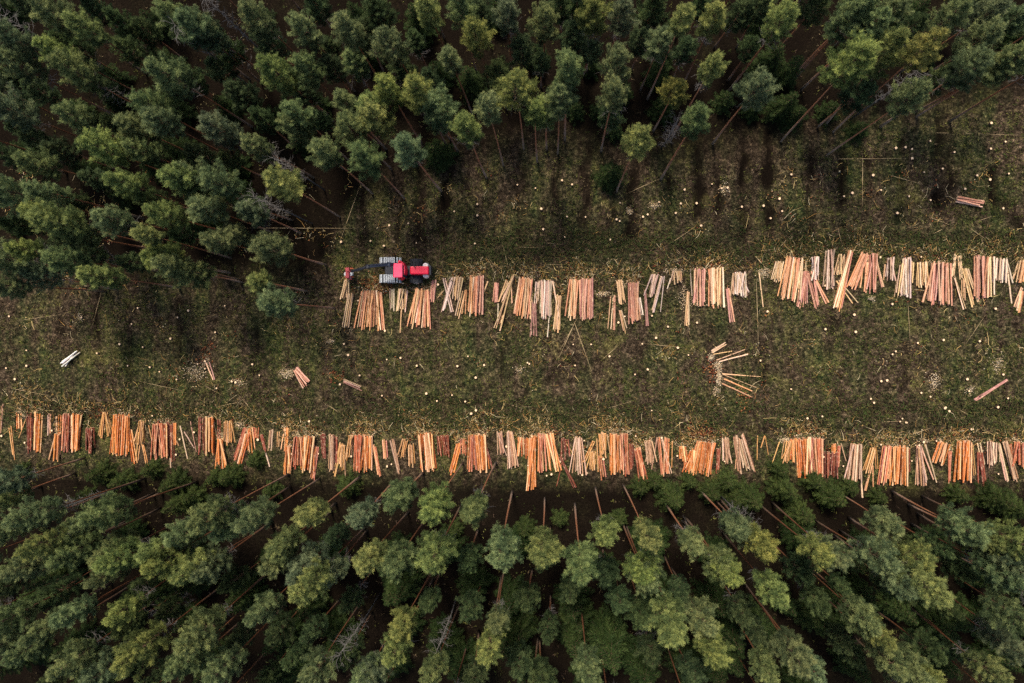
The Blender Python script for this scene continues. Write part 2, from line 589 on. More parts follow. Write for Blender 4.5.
def spruce_mesh(seed, h, Rr, whorls=11, arms=8):
    """young spruce crown seen from above as rings of feathered fronds"""
    r = np.random.default_rng(seed)
    V, Fc = [], []
    cen, dirs, sh, lens = [], [], [], []
    for w in range(whorls):
        t = (w + .3) / whorls
        z = h * (.10 + .90 * t)
        reach = Rr * (1 - t) ** .85 * r.uniform(.9, 1.1) + .1
        na = max(4, int(arms * (1.05 - .5 * t)))
        off = r.uniform(0, 6.28)
        for a in range(na):
            az = off + a * 6.283 / na + r.normal() * .13
            l = reach * r.uniform(.75, 1.15)
            dv = np.array([math.cos(az), math.sin(az), -.28 + .55 * t])
            st = np.array([0, 0, z])
            tube(V, Fc, [tuple(st), tuple(st + dv * l * .95)], [.022, .006], 3, False)
            side = np.array([-math.sin(az), math.cos(az), 0])
            m = max(5, int(l * 11))
            sc = np.clip(.45 + r.normal() * .14, 0, 1)
            for j in range(m):
                s = (j + r.random()) / m
                p = st + dv * l * s
                wd = .42 * l * (1 - s) ** .6 * min(1, s * 3 + .2) + .06
                for sg in (-1, 1):
                    for qd in range(2):
                        cen.append(p + r.normal(size=3) * .025)
                        dirs.append(dv * r.uniform(.5, 1.0) + side * sg * r.uniform(.5, 1.0) + [0, 0, r.uniform(-.25, .2)])
                        lens.append(wd * r.uniform(.7, 1.15) + .06)
                        sh.append(np.clip(sc + r.normal() * .13, 0, 1))
    cen = np.array(cen)
    dirs = np.array(dirs)
    dirs /= np.linalg.norm(dirs, axis=1)[:, None]
    bv, bf = blades(cen, dirs, np.array(lens), .075, r)
    col = np.repeat(np.array(sh), 3)
    col[2::3] = np.clip(col[2::3] + .25, 0, 1)
    nv = len(V)
    tri = np.array([t for f in Fc for t in ((f[0], f[1], f[2]), (f[0], f[2], f[3]))])
    return mesh_np('spruce_crown', np.concatenate([np.array([tuple(p) for p in V]), bv]), np.concatenate([tri, bf + nv]), [SPRUCE, BRANCH],
                   np.concatenate([np.full(nv, .3), col]), np.concatenate([np.ones(len(tri), int), np.zeros(len(bf), int)]))


CROWNS = []
for s, (Rr, L, nl, de, lop, th) in enumerate([(1.6, 6.6, 64, 1.0, .1, 0), (1.75, 7.2, 70, 1.0, .15, .04), (1.45, 6.0, 58, 1.05, .1, 0), (1.7, 6.2, 60, .95, .2, .08), (1.5, 7.8, 74, 1.0, .1, .04), (1.85, 7.2, 72, 1.0, .15, .06),
                                              (1.35, 5.6, 52, 1.1, .1, 0), (1.6, 7.6, 72, .85, .2, .10), (1.8, 6.6, 66, 1.0, .2, .04), (1.5, 7.0, 66, .95, .15, .08), (1.95, 7.4, 74, .95, .2, .10), (1.6, 6.8, 62, 1.05, .15, .03)]):
    CROWNS.append((crown_mesh(100 + s, Rr, L, nl, de, lop, th), Rr, L))
TRUNKS = [trunk_mesh(s, 20.0, .15 + .012 * s) for s in range(5)]
DEADS = [dead_mesh(s, 2.8, 24, 1.0 + .15 * s) for s in range(4)]
SNAGS = [dead_mesh(40 + s, 9.0, 60, 1.3) for s in range(3)]
SPRUCES = [(spruce_mesh(s, hh, rr, wh, ar), hh, rr) for s, (hh, rr, wh, ar) in enumerate([(5.5, 2.0, 12, 9), (7.5, 2.1, 14, 9), (4.0, 1.7, 10, 8), (9.0, 2.4, 15, 9)])]
SP_TRUNK = smooth(mesh_np('spruce_trunk', *(lambda V, Fc: (tube(V, Fc, [(0, 0, -.2), (0, 0, .5), (0, 0, .98)], [.1, .06, .01], 6), (V, Fc))[1])([], []), [BRANCH]))

TONES = {'b': (1.28, 1.22, .92), 'm': (.98, 1.0, .98), 'd': (.44, .52, .52), 'g': (.92, .96, 1.16), 'y': (1.45, 1.22, .80)}  # the dark tone puts the shade of low gap-filling crowns into the needles
TONE_WORD = {'b': 'yellow-green', 'm': 'mid-green', 'd': 'dark green', 'g': 'grey-green', 'y': 'olive-yellow'}


ONES = 'zero one two three four five six seven eight nine ten eleven twelve thirteen fourteen fifteen sixteen seventeen eighteen nineteen'.split()
TENS = 'x x twenty thirty forty fifty sixty seventy eighty ninety'.split()


def words_of(v):
    n = max(0, min(99, round(v)))
    return ONES[n] if n < 20 else TENS[n // 10] + ('-' + ONES[n % 10] if n % 10 else '')


def pct(px, py):
    return f"{words_of(px / 10.24)} percent across and {words_of(py / 6.83)} percent down the photo"


def place_note(px, py, base):
    edge = base is not None
    if edge:
        return 'at the clearing edge'
    return 'in the upper forest' if py < 340 else 'in the lower forest'


USED = set()


def unique(lbl, alt):
    i = 0
    out = lbl
    while out in USED and i < len(alt):
        out = lbl.replace('pine ', alt[i] + ' pine ', 1) if 'pine ' in lbl else alt[i] + ' ' + lbl
        i += 1
    USED.add(out)
    return out


def pine(px, py, tone, base=None, hc=None, vis=True):
    q = R_
    me, Rr, L = q.choice(CROWNS)
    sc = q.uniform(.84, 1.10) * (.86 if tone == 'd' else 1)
    if base is not None:                                          # both the foot and the crown can be seen: solve the height
        b = P(*base)
        best = min((abs((P(px, py, zz / 4).xy - b.xy).length), zz / 4) for zz in range(28, 100))
        hc = max(10.0, min(21.0, best[1]))
        pos = P(px, py, hc)
        pos = Vector((pos.x * .6 + b.x * .4, pos.y * .6 + b.y * .4, 0))
        tilt = (P(px, py, hc).xy - pos.xy)
    else:
        if hc is None:
            hc = {'b': 17.5, 'm': 16.0, 'd': 9.5, 'g': 15.0, 'y': 17.0}[tone] + q.uniform(-1.3, 1.3)
        pos = P(px, py, hc)
        tilt = Vector((q.uniform(-.5, .5), q.uniform(-.5, .5)))
        pos = Vector((pos.x - tilt.x, pos.y - tilt.y, 0))
    pos.z = gz(pos.x, pos.y)
    root = bpy.data.objects.new('pine_tree', None)
    C.objects.link(root)
    root.location = pos
    root.empty_display_size = .5
    ht = hc + L * sc * .5
    lean = Vector((tilt.x, tilt.y, hc)).to_track_quat('Z', 'Y') if tilt.length > .01 else Quaternion()
    lean = Vector((0, 0, 1)).rotation_difference(Vector((tilt.x, tilt.y, hc)))
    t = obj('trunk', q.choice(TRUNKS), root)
    t.scale = (.72, .72, (hc - L * sc * .22) / 20.0)
    t.rotation_mode = 'QUATERNION'
    t.rotation_quaternion = lean
    tb = 1.35 if base is not None and py < 340 else (.85 if base is not None or py < 340 else .42)  # edge trunks lightened, inner ones darkened: light and shade painted by colour
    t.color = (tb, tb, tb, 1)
    c = obj('crown', me, root)
    zb = hc - L * sc * .5
    c.location = lean @ Vector((0, 0, zb))
    c.rotation_mode = 'QUATERNION'
    c.rotation_quaternion = lean @ Quaternion((0, 0, 1), q.uniform(0, 6.28))
    c.scale = (sc, sc, sc) if py < 340 else (sc * .97, sc * .97, sc * 1.10)
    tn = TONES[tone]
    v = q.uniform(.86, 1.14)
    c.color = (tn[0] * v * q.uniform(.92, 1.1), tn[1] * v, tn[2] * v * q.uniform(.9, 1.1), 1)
    if tone == 'g' or q.random() < .28:
        dd = obj('dead_branches', q.choice(DEADS), root)
        dd.location = lean @ Vector((0, 0, zb - 1.9))
        dd.rotation_mode = 'QUATERNION'
        dd.rotation_quaternion = lean @ Quaternion((0, 0, 1), q.uniform(0, 6.28))
    if vis:
        l = f"{TONE_WORD[tone]} pine {place_note(px, py, base)}, {pct(px, py)}"
        tag(root, unique(l, ['slim', 'broad', 'tall', 'loose']), 'tree', 'pines of the upper forest' if py < 340 else 'pines of the lower forest')
    else:
        side = 'upper' if py < 340 else 'lower'
        tag(root, f"pine of the {side} forest standing beyond the edge of the photo", 'tree', f'pines beyond the {side} frame')
    return root


# crowns with the foot of their trunk in view: (crown px, foot px, tone)
EDGE = [(501, 549, 509, 490, 'm'), (542, 549, 545, 498, 'b'), (581, 565, 577, 504, 'm'), (606, 532, 597, 487, 'b'), (647, 536, 623, 485, 'b'), (475, 508, 497, 463, 'm'), (434, 504, 463, 463, 'b'),
        (535, 112, 535, 163, 'b'), (559, 98, 558, 154, 'm'), (568, 70, 566, 141, 'm'), (638, 139, 618, 193, 'b'), (696, 119, 665, 184, 'm'), (675, 90, 652, 131, 'y'), (712, 68, 672, 143, 'b'),
        (466, 128, 486, 178, 'b'), (407, 147, 441, 191, 'g'), (365, 157, 401, 202, 'm'), (281, 182, 338, 219, 'b'), (271, 247, 326, 266, 'm'), (275, 303, 335, 306, 'm'), (100, 276, 180, 290, 'b'),
        (324, 151, 369, 197, 'm'), (488, 109, 502, 166, 'm'), (546, 111, 546, 150, 'b'), (516, 88, 522, 150, 'b'), (614, 95, 603, 152, 'm'), (757, 88, 715, 145, 'g'), (853, 62, 791, 153, 'b'),
        (888, 50, 842, 143, 'b'), (911, 97, 828, 158, 'm'), (971, 65, 883, 130, 'g'), (885, 522, 842, 491, 'm'), (912, 557, 849, 518, 'b'), (962, 528, 894, 487, 'm'), (985, 540, 908, 506, 'b'),
        (95, 520, 162, 492, 'm'), (8, 482, 84, 454, 'g'), (10, 496, 74, 469, 'm'), (209, 516, 289, 475, 'm'), (256, 518, 320, 479, 'm'), (313, 514, 358, 475, 'b'), (399, 497, 424, 473, 'm'),
        (364, 514, 391, 478, 'g'), (692, 542, 665, 503, 'm'), (735, 526, 700, 492, 'g'), (75, 527, 130, 498, 'm'), (162, 258, 230, 275, 'b'), (259, 281, 306, 293, 'b'), (41, 274, 117, 299, 'g'),
        (189, 272, 243, 284, 'm'), (850, 17, 786, 80, 'm'), (872, 24, 798, 88, 'm'), (860, 93, 818, 128, 'd'), (926, 47, 843, 145, 'y'), (1008, 62, 916, 117, 'm'), (618, 62, 600, 118, 'm'), (593, 14, 588, 75, 'b'), (622, 14, 600, 65, 'g'), (683, 18, 645, 98, 'b'), (238, 236, 282, 264, 'm'), (251, 211, 300, 236, 'g')]
for cx_, cy_, bx_, by_, t_ in EDGE:
    pine(cx_, cy_, t_, (bx_, by_))
# the other crowns of the upper and the lower forest: x,y and tone
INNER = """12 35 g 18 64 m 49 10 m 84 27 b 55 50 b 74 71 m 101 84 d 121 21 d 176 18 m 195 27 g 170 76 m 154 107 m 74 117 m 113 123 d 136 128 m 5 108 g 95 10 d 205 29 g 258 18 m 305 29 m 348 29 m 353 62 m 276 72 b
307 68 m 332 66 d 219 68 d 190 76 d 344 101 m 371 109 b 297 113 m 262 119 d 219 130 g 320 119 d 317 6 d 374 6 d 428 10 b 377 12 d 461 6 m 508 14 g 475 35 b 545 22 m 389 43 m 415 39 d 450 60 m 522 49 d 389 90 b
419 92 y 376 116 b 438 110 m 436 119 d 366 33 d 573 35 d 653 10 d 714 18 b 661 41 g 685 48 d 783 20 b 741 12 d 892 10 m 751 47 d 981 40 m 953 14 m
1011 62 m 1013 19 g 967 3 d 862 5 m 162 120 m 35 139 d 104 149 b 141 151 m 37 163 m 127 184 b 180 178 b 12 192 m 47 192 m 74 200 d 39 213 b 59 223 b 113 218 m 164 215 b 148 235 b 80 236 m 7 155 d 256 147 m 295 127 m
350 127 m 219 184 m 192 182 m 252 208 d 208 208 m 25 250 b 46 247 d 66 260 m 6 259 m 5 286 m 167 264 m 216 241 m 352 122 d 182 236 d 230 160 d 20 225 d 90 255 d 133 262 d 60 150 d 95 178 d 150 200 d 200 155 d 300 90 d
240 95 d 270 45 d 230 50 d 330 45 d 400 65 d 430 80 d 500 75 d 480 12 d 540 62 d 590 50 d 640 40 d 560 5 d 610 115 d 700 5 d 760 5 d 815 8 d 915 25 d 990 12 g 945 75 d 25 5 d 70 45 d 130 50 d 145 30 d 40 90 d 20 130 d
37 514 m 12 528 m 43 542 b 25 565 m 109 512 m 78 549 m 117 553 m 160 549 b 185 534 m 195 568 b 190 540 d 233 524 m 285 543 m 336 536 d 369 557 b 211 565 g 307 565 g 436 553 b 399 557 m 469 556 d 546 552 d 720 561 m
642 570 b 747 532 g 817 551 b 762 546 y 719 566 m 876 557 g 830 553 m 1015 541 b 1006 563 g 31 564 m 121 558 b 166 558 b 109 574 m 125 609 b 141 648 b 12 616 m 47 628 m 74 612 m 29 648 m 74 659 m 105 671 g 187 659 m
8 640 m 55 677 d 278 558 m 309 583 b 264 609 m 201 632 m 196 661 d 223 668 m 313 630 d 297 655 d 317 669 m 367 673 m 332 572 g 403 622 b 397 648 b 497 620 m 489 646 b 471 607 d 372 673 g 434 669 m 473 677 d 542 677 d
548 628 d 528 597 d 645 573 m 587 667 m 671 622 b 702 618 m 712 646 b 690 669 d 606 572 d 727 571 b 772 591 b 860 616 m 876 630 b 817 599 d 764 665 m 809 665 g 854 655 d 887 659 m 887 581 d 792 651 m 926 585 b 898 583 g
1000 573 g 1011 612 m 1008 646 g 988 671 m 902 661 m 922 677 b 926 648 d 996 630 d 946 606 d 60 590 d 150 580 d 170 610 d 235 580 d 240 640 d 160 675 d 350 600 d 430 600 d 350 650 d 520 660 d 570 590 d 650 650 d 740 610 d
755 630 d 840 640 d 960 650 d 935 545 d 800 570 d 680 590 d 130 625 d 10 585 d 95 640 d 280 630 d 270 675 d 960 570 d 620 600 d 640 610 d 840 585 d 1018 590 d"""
tok = INNER.split()
for i in range(0, len(tok), 3):
    pine(float(tok[i]), float(tok[i + 1]), tok[i + 2])
# a thin ring beyond the frame, seen when the drone drifts aside
for px, py in [(-30, 20), (-28, 75), (-32, 130), (-26, 190), (-30, 245), (60, -28), (130, -22), (200, -30), (275, -25), (350, -30), (420, -22), (500, -28), (580, -26), (660, -30), (740, -24), (820, -30), (900, -26), (985, -28), (1055, 15), (1052, 60),
               (-28, 505), (-30, 560), (-26, 620), (-30, 670), (50, 712), (130, 708), (210, 714), (290, 710), (370, 712), (450, 708), (530, 714), (610, 710), (690, 712), (770, 708), (850, 714), (930, 710), (1010, 712), (1052, 560), (1056, 610), (1052, 665)]:
    pine(px, py, R_.choice('mmdg'), None, None, False)


def spruce(px, py, kind, size, tone, label, group):
    me, hh, rr = SPRUCES[kind]
    pos = P(px, py, hh * size * .45)
    pos.z = gz(pos.x, pos.y)
    root = bpy.data.objects.new('spruce_tree', None)
    C.objects.link(root)
    root.location = pos
    root.rotation_euler = (0, 0, R_.uniform(0, 6.28))
    root.empty_display_size = .5
    t = obj('trunk', SP_TRUNK, root)
    t.scale = (size * 1.1, size * 1.1, hh * size * .98)
    c = obj('crown', me, root)
    c.scale = (size, size, size)
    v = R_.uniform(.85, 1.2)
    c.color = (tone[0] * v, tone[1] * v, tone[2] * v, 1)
    tag(root, unique(label, ['small', 'low', 'bushy']), 'young spruce', group)


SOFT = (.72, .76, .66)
for px, py, k, s in [(98, 475, 2, 1.0), (121, 482, 0, .8), (82, 500, 2, .9), (172, 485, 0, .9), (178, 504, 1, .8), (192, 497, 2, .9), (254, 461, 2, .75), (229, 477, 0, .8), (346, 487, 2, 1.0), (270, 492, 2, .8), (215, 478, 2, .8), (150, 470, 2, .8),
                     (673, 499, 0, 1.0), (640, 488, 2, .8), (655, 482, 2, .8), (786, 490, 1, .8), (751, 500, 0, 1.0), (833, 497, 0, 1.0), (802, 514, 1, .8), (712, 493, 0, .8), (728, 482, 2, .9), (780, 470, 2, .8), (850, 488, 2, .8), (735, 500, 2, .9),
                     (1000, 500, 0, .9), (960, 496, 2, .8), (880, 498, 2, .7), (815, 482, 2, .9), (690, 482, 2, .7), (560, 520, 2, .7), (525, 530, 0, .7), (455, 530, 2, .7), (20, 470, 2, .6), (1018, 510, 0, .9), (620, 520, 0, .6)]:
    spruce(px, py, k, s, SOFT, f"soft-green spruce by the lower logs, {pct(px, py)}", 'young spruces by the lower log row')
for px, py, k, s in [(437, 153, 0, 1.05), (610, 174, 0, .95), (176, 149, 1, 1.0), (796, 115, 2, 1.0), (615, 131, 2, .7), (610, 646, 3, 1.25), (579, 616, 1, 1.0), (688, 668, 3, 1.0), (442, 646, 3, .95), (340, 640, 3, .9), (965, 620, 1, 1.1), (755, 626, 1, 1.1), (606, 568, 2, 1.0), (850, 560, 1, .9),
                     (940, 625, 1, .9), (230, 190, 1, .9), (785, 105, 1, .9), (860, 130, 2, .8), (30, 600, 1, .9), (395, 590, 1, 1.0), (730, 655, 1, 1.1), (520, 630, 1, 1.0), (310, 605, 1, .9), (900, 610, 1, .9), (600, 110, 2, .8), (830, 110, 2, .9), (470, 80, 1, .9), (770, 60, 1, 1.0), (725, 100, 2, .9),
                     (790, 70, 1, .9), (660, 70, 1, .8), (575, 110, 2, .8), (660, 620, 1, 1.0), (820, 620, 1, 1.1), (850, 600, 1, 1.0), (575, 640, 1, 1.1), (1000, 655, 1, .9), (240, 600, 1, 1.0), (60, 575, 1, .9), (150, 595, 1, .9)]:
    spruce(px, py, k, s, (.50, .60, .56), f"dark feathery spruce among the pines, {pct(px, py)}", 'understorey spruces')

# more understorey closing the forest gaps, its deep shade darkened into the tint
UQ = random.Random(23)
for gx in range(0, 1060, 66):
    for gy in (548, 590, 632, 672):
        px, py = gx + UQ.uniform(-24, 24), gy + UQ.uniform(-14, 14)
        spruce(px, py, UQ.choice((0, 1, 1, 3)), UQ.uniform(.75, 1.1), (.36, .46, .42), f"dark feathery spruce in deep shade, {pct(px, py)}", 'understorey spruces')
for gx in range(10, 1020, 84):
    for gy in (20, 62, 104):
        px, py = gx + UQ.uniform(-26, 26), gy + UQ.uniform(-14, 14)
        if py > forest_north(px) - 45:
            continue
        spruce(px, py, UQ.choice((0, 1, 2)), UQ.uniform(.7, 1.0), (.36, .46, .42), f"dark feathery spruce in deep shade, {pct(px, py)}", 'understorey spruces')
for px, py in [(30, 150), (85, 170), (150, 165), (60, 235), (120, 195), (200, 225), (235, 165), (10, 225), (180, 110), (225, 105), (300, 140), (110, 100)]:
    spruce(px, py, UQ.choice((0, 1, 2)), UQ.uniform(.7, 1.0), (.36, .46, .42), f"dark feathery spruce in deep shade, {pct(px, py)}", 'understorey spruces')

# dead standing pines and thin dead stems
def snag(px, py, hc, label):
    pos = P(px, py, hc)
    pos.z = gz(pos.x, pos.y)
    root = bpy.data.objects.new('dead_tree', None)
    C.objects.link(root)
    root.location = pos
    V, Fc = [], []
    tube(V, Fc, [(0, 0, -.2), (.1, 0, hc * .5), (.0, .1, hc + 3)], [.11, .08, .012], 6)
    obj('trunk', smooth(mesh_np('dead_trunk', V, Fc, [DEADWOOD])), root)
    b = obj('branches', R_.choice(SNAGS), root)
    b.location = (0, 0, hc - 6)
    b.rotation_euler = (0, 0, R_.uniform(0, 6))
    tag(root, label, 'dead tree', 'grey dead trees in the forest')


for px, py, hc in [(16, 24, 14), (190, 38, 15), (285, 165, 12), (267, 203, 13), (348, 642, 13), (441, 640, 12), (220, 12, 15), (672, 130, 7), (70, 505, 12), (745, 520, 11), (905, 80, 12)]:
    snag(px, py, hc, f"grey leafless dead tree, {pct(px, py)}")

# ------------------------------------------------------------------ cut logs
# one entry per bundle: x0 y0 x1 y1 (middle line, px), width at both ends (px), number of logs, kind
# kinds: o orange pine, r red-brown spruce, p dark spruce, y thin yellow pulpwood, g grey-white birch
UPPER_ROW = """347.5 280.5 344 299 4 9 6 y|351 294 345 327 5 6 5 y|371.5 291 369 329 19 30 15 o|392 289 392 311 4 4 3 g|403.5 289 400 310 8 8 6 y|401.5 308 400 333 1 1 1 y|422.5 289.5 417 328 13 24 12 o|433.5 280 433 302 4 4 4 r
444 278 452 312 1.5 2 2 g|452 278 443 311 2 3 3 g|444 290 437 298 1 1 1 y|459.5 277 456.5 299 9 7 7 y|463 290 457 318 4 4 3 y|466 289 463.5 314 2 3 2 o|474 276.5 471 315 6 7 6 o|481 276 479 314 5 6 6 p|488 281 474.5 314 1 1 1 y
496.5 282 496 304 4 4 4 r|498 304 498 322 1 1 1 g|508.5 282 502.5 302 6 6 6 y|513.5 275 499.5 329 2 5 4 y|526 278.5 522 317 13 17 13 o|538 281 536 303 3 3 3 g|533.5 303 532.5 338 3 7 5 p|546.5 281 546 318 12 12 9 g|549.5 313 547 337 1 1 1 g
559 296 556 331 4 6 5 y|574 280 571 319 8 11 8 o|586 279 585 319 12 13 10 r|619 281 621.5 303 5 5 5 y|612 296 609 329 2 3 2 y|614.5 296 614 330 1.5 2 2 r|620.5 311 625.5 332 2 4 3 y|632.5 283 635 322 9 11 9 r|639 297 642.5 315 1.5 2 2 g
645 291 647.5 326 1.5 2 2 p|654.5 275 650.5 296 5 5 5 g|662 276 653.5 311 3 2 3 g|664.5 276 661 312 1 1 1 g|671 278 667 289 1 1 1 g|676.5 272 676.5 283 9 9 8 y|690.5 269 692.5 296 1 1 1 g|700 269.5 699.5 305 11 10 8 r|715 268.5 714.5 307 13 13 10 o
688 292 687 326 2 4 4 y|739.5 273 739.5 296 13 13 11 g|742 276 749.5 292 1 1 1 g|728 288 733 325 2 4 3 r|759.5 274 763.5 307 1 1 1 y|779 262 776.5 281 6 7 7 y|794.5 258.5 788.5 300 15 19 14 o|806 272 797 307 4 5 4 r|806 272 805 305 3 6 5 r
808 272 817 308 2 3 3 r|812 272 828 303 1 2 2 r|815 279 819 305 1 2 2 r|806 259 806 272 1 1 1 y|814.5 257 814.5 279 5 5 5 g|829 251 830 288 7 10 7 g|841 255 840 276 5 5 5 y|850 251.5 836 309 4 8 8 o|837 281 853.5 303 1 1 1 y|840 281 858.5 303 1 1 1 y
864 254 851 288 5 8 7 o|867.5 254 864 291 4 5 5 o|872 254.5 872 292 5 4 6 r|875 256 883 287 1 1.5 2 r|885 264 884 280 1 1 1 y|889.5 258.5 889 280 5 6 5 g|901 265 897 296 3 4 4 y|906 258.5 906 297 8 9 8 g|912.5 262 911.5 283 2 2 2 y
921 263 922 286 9 10 8 y|939 263 937 304 17 25 16 r|956 255 952 276 2 3 3 y|960 256 961 278 3 3 3 y|954 277 964.5 309 1 2 2 y|963.5 269 973 305 2 2 3 y|967 269 978 302 2 1 2 y|963 279 964 301 2 3 3 y|978 256.5 978.5 298 10 10 8 r|987 257 987.5 297 8 8 6 o
1000 259 999 282 13 13 11 g|1007.5 265 1012 303.5 1 1 1 g|1020 262 1014 279 1 1 2 y|1023 261 1020.5 283 6 8 7 o|1023 288 1015 307 1 2 2 y|1023.5 291 1018.5 313 2 3 3 o"""
LOWER_ROW = """2.5 405 1 433 1.5 1.5 2 g|20 413 20 429 4 4 4 o|27 417 19 438 1 1 1 y|31 413 30 452 6 5 5 p|39 413 37 452 7 6 5 o|9.5 427 12 455 1 1 1 y|12 427 14.5 460 1 1 1 y|49 414 49 434 3 3 3 g|58.5 416 58 431 4 4 4 o|59 433 56 460 4 9 6 o
68 414 66.5 451 7 7 6 r|78 414 76 451 9 9 7 o|91 428 90.5 452 7 8 6 p|105.5 413 106 436 4 11 7 y|122 415 120 455 15 16 13 o|129 430 134 464 3 4 4 o|143 421 140 443 5 6 6 y|139 433 136 461 2 2 2 y|148 426 151 440 1 1 1 y|142 445 147 466 1 1.5 2 y
161 423 160 459 15 14 12 r|170.5 424 170.5 461 3 3 4 p|170 458 170 468 1 1 1 g|174.5 424 174.5 445 2 2 2 o|170.5 430 178.5 446 1 1 1 g|180 426 187 459 1 1 1 g|190.5 422 196 452 1 1 1 g|184 432 194 448 1 1 1 g|202 417 202 453 6 7 5 p|211 417 211 453 7 8 6 o
213 420 218.5 441 1 1 1 g|219 420 219 440 2 2 2 p|221 439 221 467 4 9 7 o|229 421 230 443 8 8 7 y|245 428 234 460 2 2 3 r|248 433 238.5 466 3 4 4 o|249.5 428 252 453 5 6 5 o|256 428 256 439 4 4 3 r|261 434 265 452 2 2 3 p|265 451 269 467 1 1 1 g
271 430 269 451 3 3 3 g|278.5 432 278 447 2 2 2 y|286 428 283 449 4 5 5 o|289 446 287 473 4 7 6 o|299 437 298 468 9 9 8 r|310 436 306 471 10 8 9 o|316.5 447 312 480 2.5 4 4 r|322.5 434 324 457 4 4 4 p|331.5 435 331 470 4 4 4 g|335.5 436 335.5 463 2 2 2 p
340.5 444 334 476 3 2 3 y|343 445 341 469 4 4 4 y|344.5 459 344.5 480 1 1 1 g|351 436 347 459 4 4 5 y|360 435 359 471 10 8 9 r|368.5 436 368 470 7 8 7 o|373.5 446 379 477 2 3 3 r|384 440 385.5 461 3 3 3 r|391.5 439.5 398.5 473 3 2 3 g
405 440 401.5 456 6 6 6 y|411 444.5 412 466 5 6 6 y|425.5 434 428 470 14 16 13 o|443 436 445 457 11 12 9 p|459 444 450 475 4 3 5 o|463 440 463 454 5 4 5 r|472 436 472 470 7 10 8 r|481 435 483 471.5 9 10 9 o|486.5 449 492.5 470 1 1 2 p
499.5 432 501 455 5 6 5 g|509.5 432 513 467.5 5 9 8 g|521 438 521 457 5 5 5 o|526.5 438 528 458 3 3 4 o|533 437 531 489 6 7 8 o|541 434 542 471 7 8 7 r|549 434 554 471 7 9 8 o|565 439 565.5 460 6 6 5 p|563 439 575 457 1 1 1 y|563 459 557 487 1 1.5 1 p
560.5 458 575 488 1.5 2 2 p|578 437 579.5 473 6 8 7 g|594 442 584 463 1.5 1.5 2 y|593 452 591 470 5 6 6 y|597 440 598 472 1 1.5 2 y|602.5 433 603.5 456 8 6 7 y|601 457 604 479 3 4 3 r|614 434 614 474 8 8 7 o|623 434 624 474 8 8 7 r|631 444 632 469 3 3 3 p
637 448 643.5 482 5 9 7 r|647.5 441 650 463 7 6 7 g|657 438 651.5 473.5 1 1 1 g|658.5 438 662.5 475.5 1.5 2 2 r|661.5 438 671 474 1.5 1.5 2 g|667 438 667 475 3 4 4 r|672.5 440 672.5 468 1.2 1.2 1 y|682 447 683 460 5 6 6 o|685.5 453 686 470 2 2 2 r
693 450 688 472 4 8 6 o|706 442 700.5 473 18 20 15 o|718.5 449 718 480 3.5 4 4 p|725.5 438 726 462 6 7 6 g|735 436 740 473 3 3 3 g|739 440 746 470 3 4 4 g|742.5 435 754 471 2 2 3 g|736 460 735.5 469 1 1 1 g|758 436 757 460 1 1 1 y|765 436 761.5 448 1 1 1 y|765.5 436 768.5 455 1 1 1 y
779.5 442 770 472 1 1 1 y|786 441 783 459 2 2 2 y|790 441 786.5 462 3 3 4 y|793 439 793 461 3 4 3 o|802 438 805 476 14 14 12 o|815.5 438 817 475 10 9 9 r|829.5 452 830 477 10 11 9 p|833.5 444 834 466 4 4 4 o|839 445 838 467 2 2 2 r|841 444 846 461 1 1 1 g
855 444 853 481 10 13 11 g|860 467 863 498 1.3 1.3 1 g|872 448 865 472 4 4 5 y|875.5 447 877 469 2 2 2 y|872.5 463 866 491 1.5 1.5 2 y|873 467 873.5 487 1 1 1 o|886 446 882 484 8 10 8 r|898 446 897 484 16 18 13 o|909 449 909 472 2 2 2 p|918.5 446 923 484 4 11 8 g
926.5 445 938 483 1.2 1.2 1 g|944 443 937.5 463 9 12 9 o|951.5 451 951 482 3 5 5 r|964 441 963.5 481 13 16 13 o|973.5 444 976 476 2 2 2 y|981 453 983 489 4 7 5 p|980 443 985 465 2 2 2 g|990 442 991.5 466 4 5 5 g|996 443 995.5 463 4 4 4 g|1000 444 1008.5 482 1.5 2 3 g
1005 442 1015 480 3 3 5 g|1010.5 444 1012 464 3 3 3 r|1017.5 442 1018 465 6 6 6 r|1023 444 1023 467 3 4 4 y"""
CLEARING = """712 352 726.6 343 2 3 3 y|712.5 354.5 732 351 1 1 1 y|716 360.5 745.5 349 1.2 1.2 1 y|720 361.5 748 354 1 1 1 y|723 374 761 376.5 1 1 1 y|723 374.5 756.5 387.5 1.2 1.2 1 y|724 379 752.5 391 1 1 1 o|722 383.5 752.5 397 1 1 1 o
296 369 308 386 5 10 8 r|343 381 362 389 2 3 3 r|955 199 980.5 204 5 5 7 r|64 364 79.5 352.5 6 6 5 g|975.5 400 1008 380 1.5 1 2 p|207 362 213 380 3 2 2 r"""
KINDS = {'o': ('pine_log', 'orange pine log', 'pine log', [(.60, .25, .085), (.70, .34, .14), (.46, .16, .06), (.80, .52, .28), (.62, .28, .10), (.82, .62, .38)], .145),
         'r': ('spruce_log', 'red-brown spruce log', 'spruce log', [(.48, .19, .11), (.36, .12, .075), (.60, .30, .19), (.55, .25, .13), (.44, .20, .15), (.74, .46, .28)], .135),
         'p': ('spruce_log', 'dark purple-brown spruce log', 'spruce log', [(.24, .085, .06), (.30, .115, .08), (.19, .075, .06)], .135),
         'y': ('pulpwood_log', 'thin yellow pulpwood log', 'pulpwood log', [(.64, .43, .20), (.70, .50, .28), (.56, .34, .14)], .10),
         'g': ('birch_log', 'pale grey birch log', 'birch log', [(.58, .43, .31), (.66, .55, .43), (.42, .30, .21), (.50, .33, .22), (.70, .60, .48)], .115)}
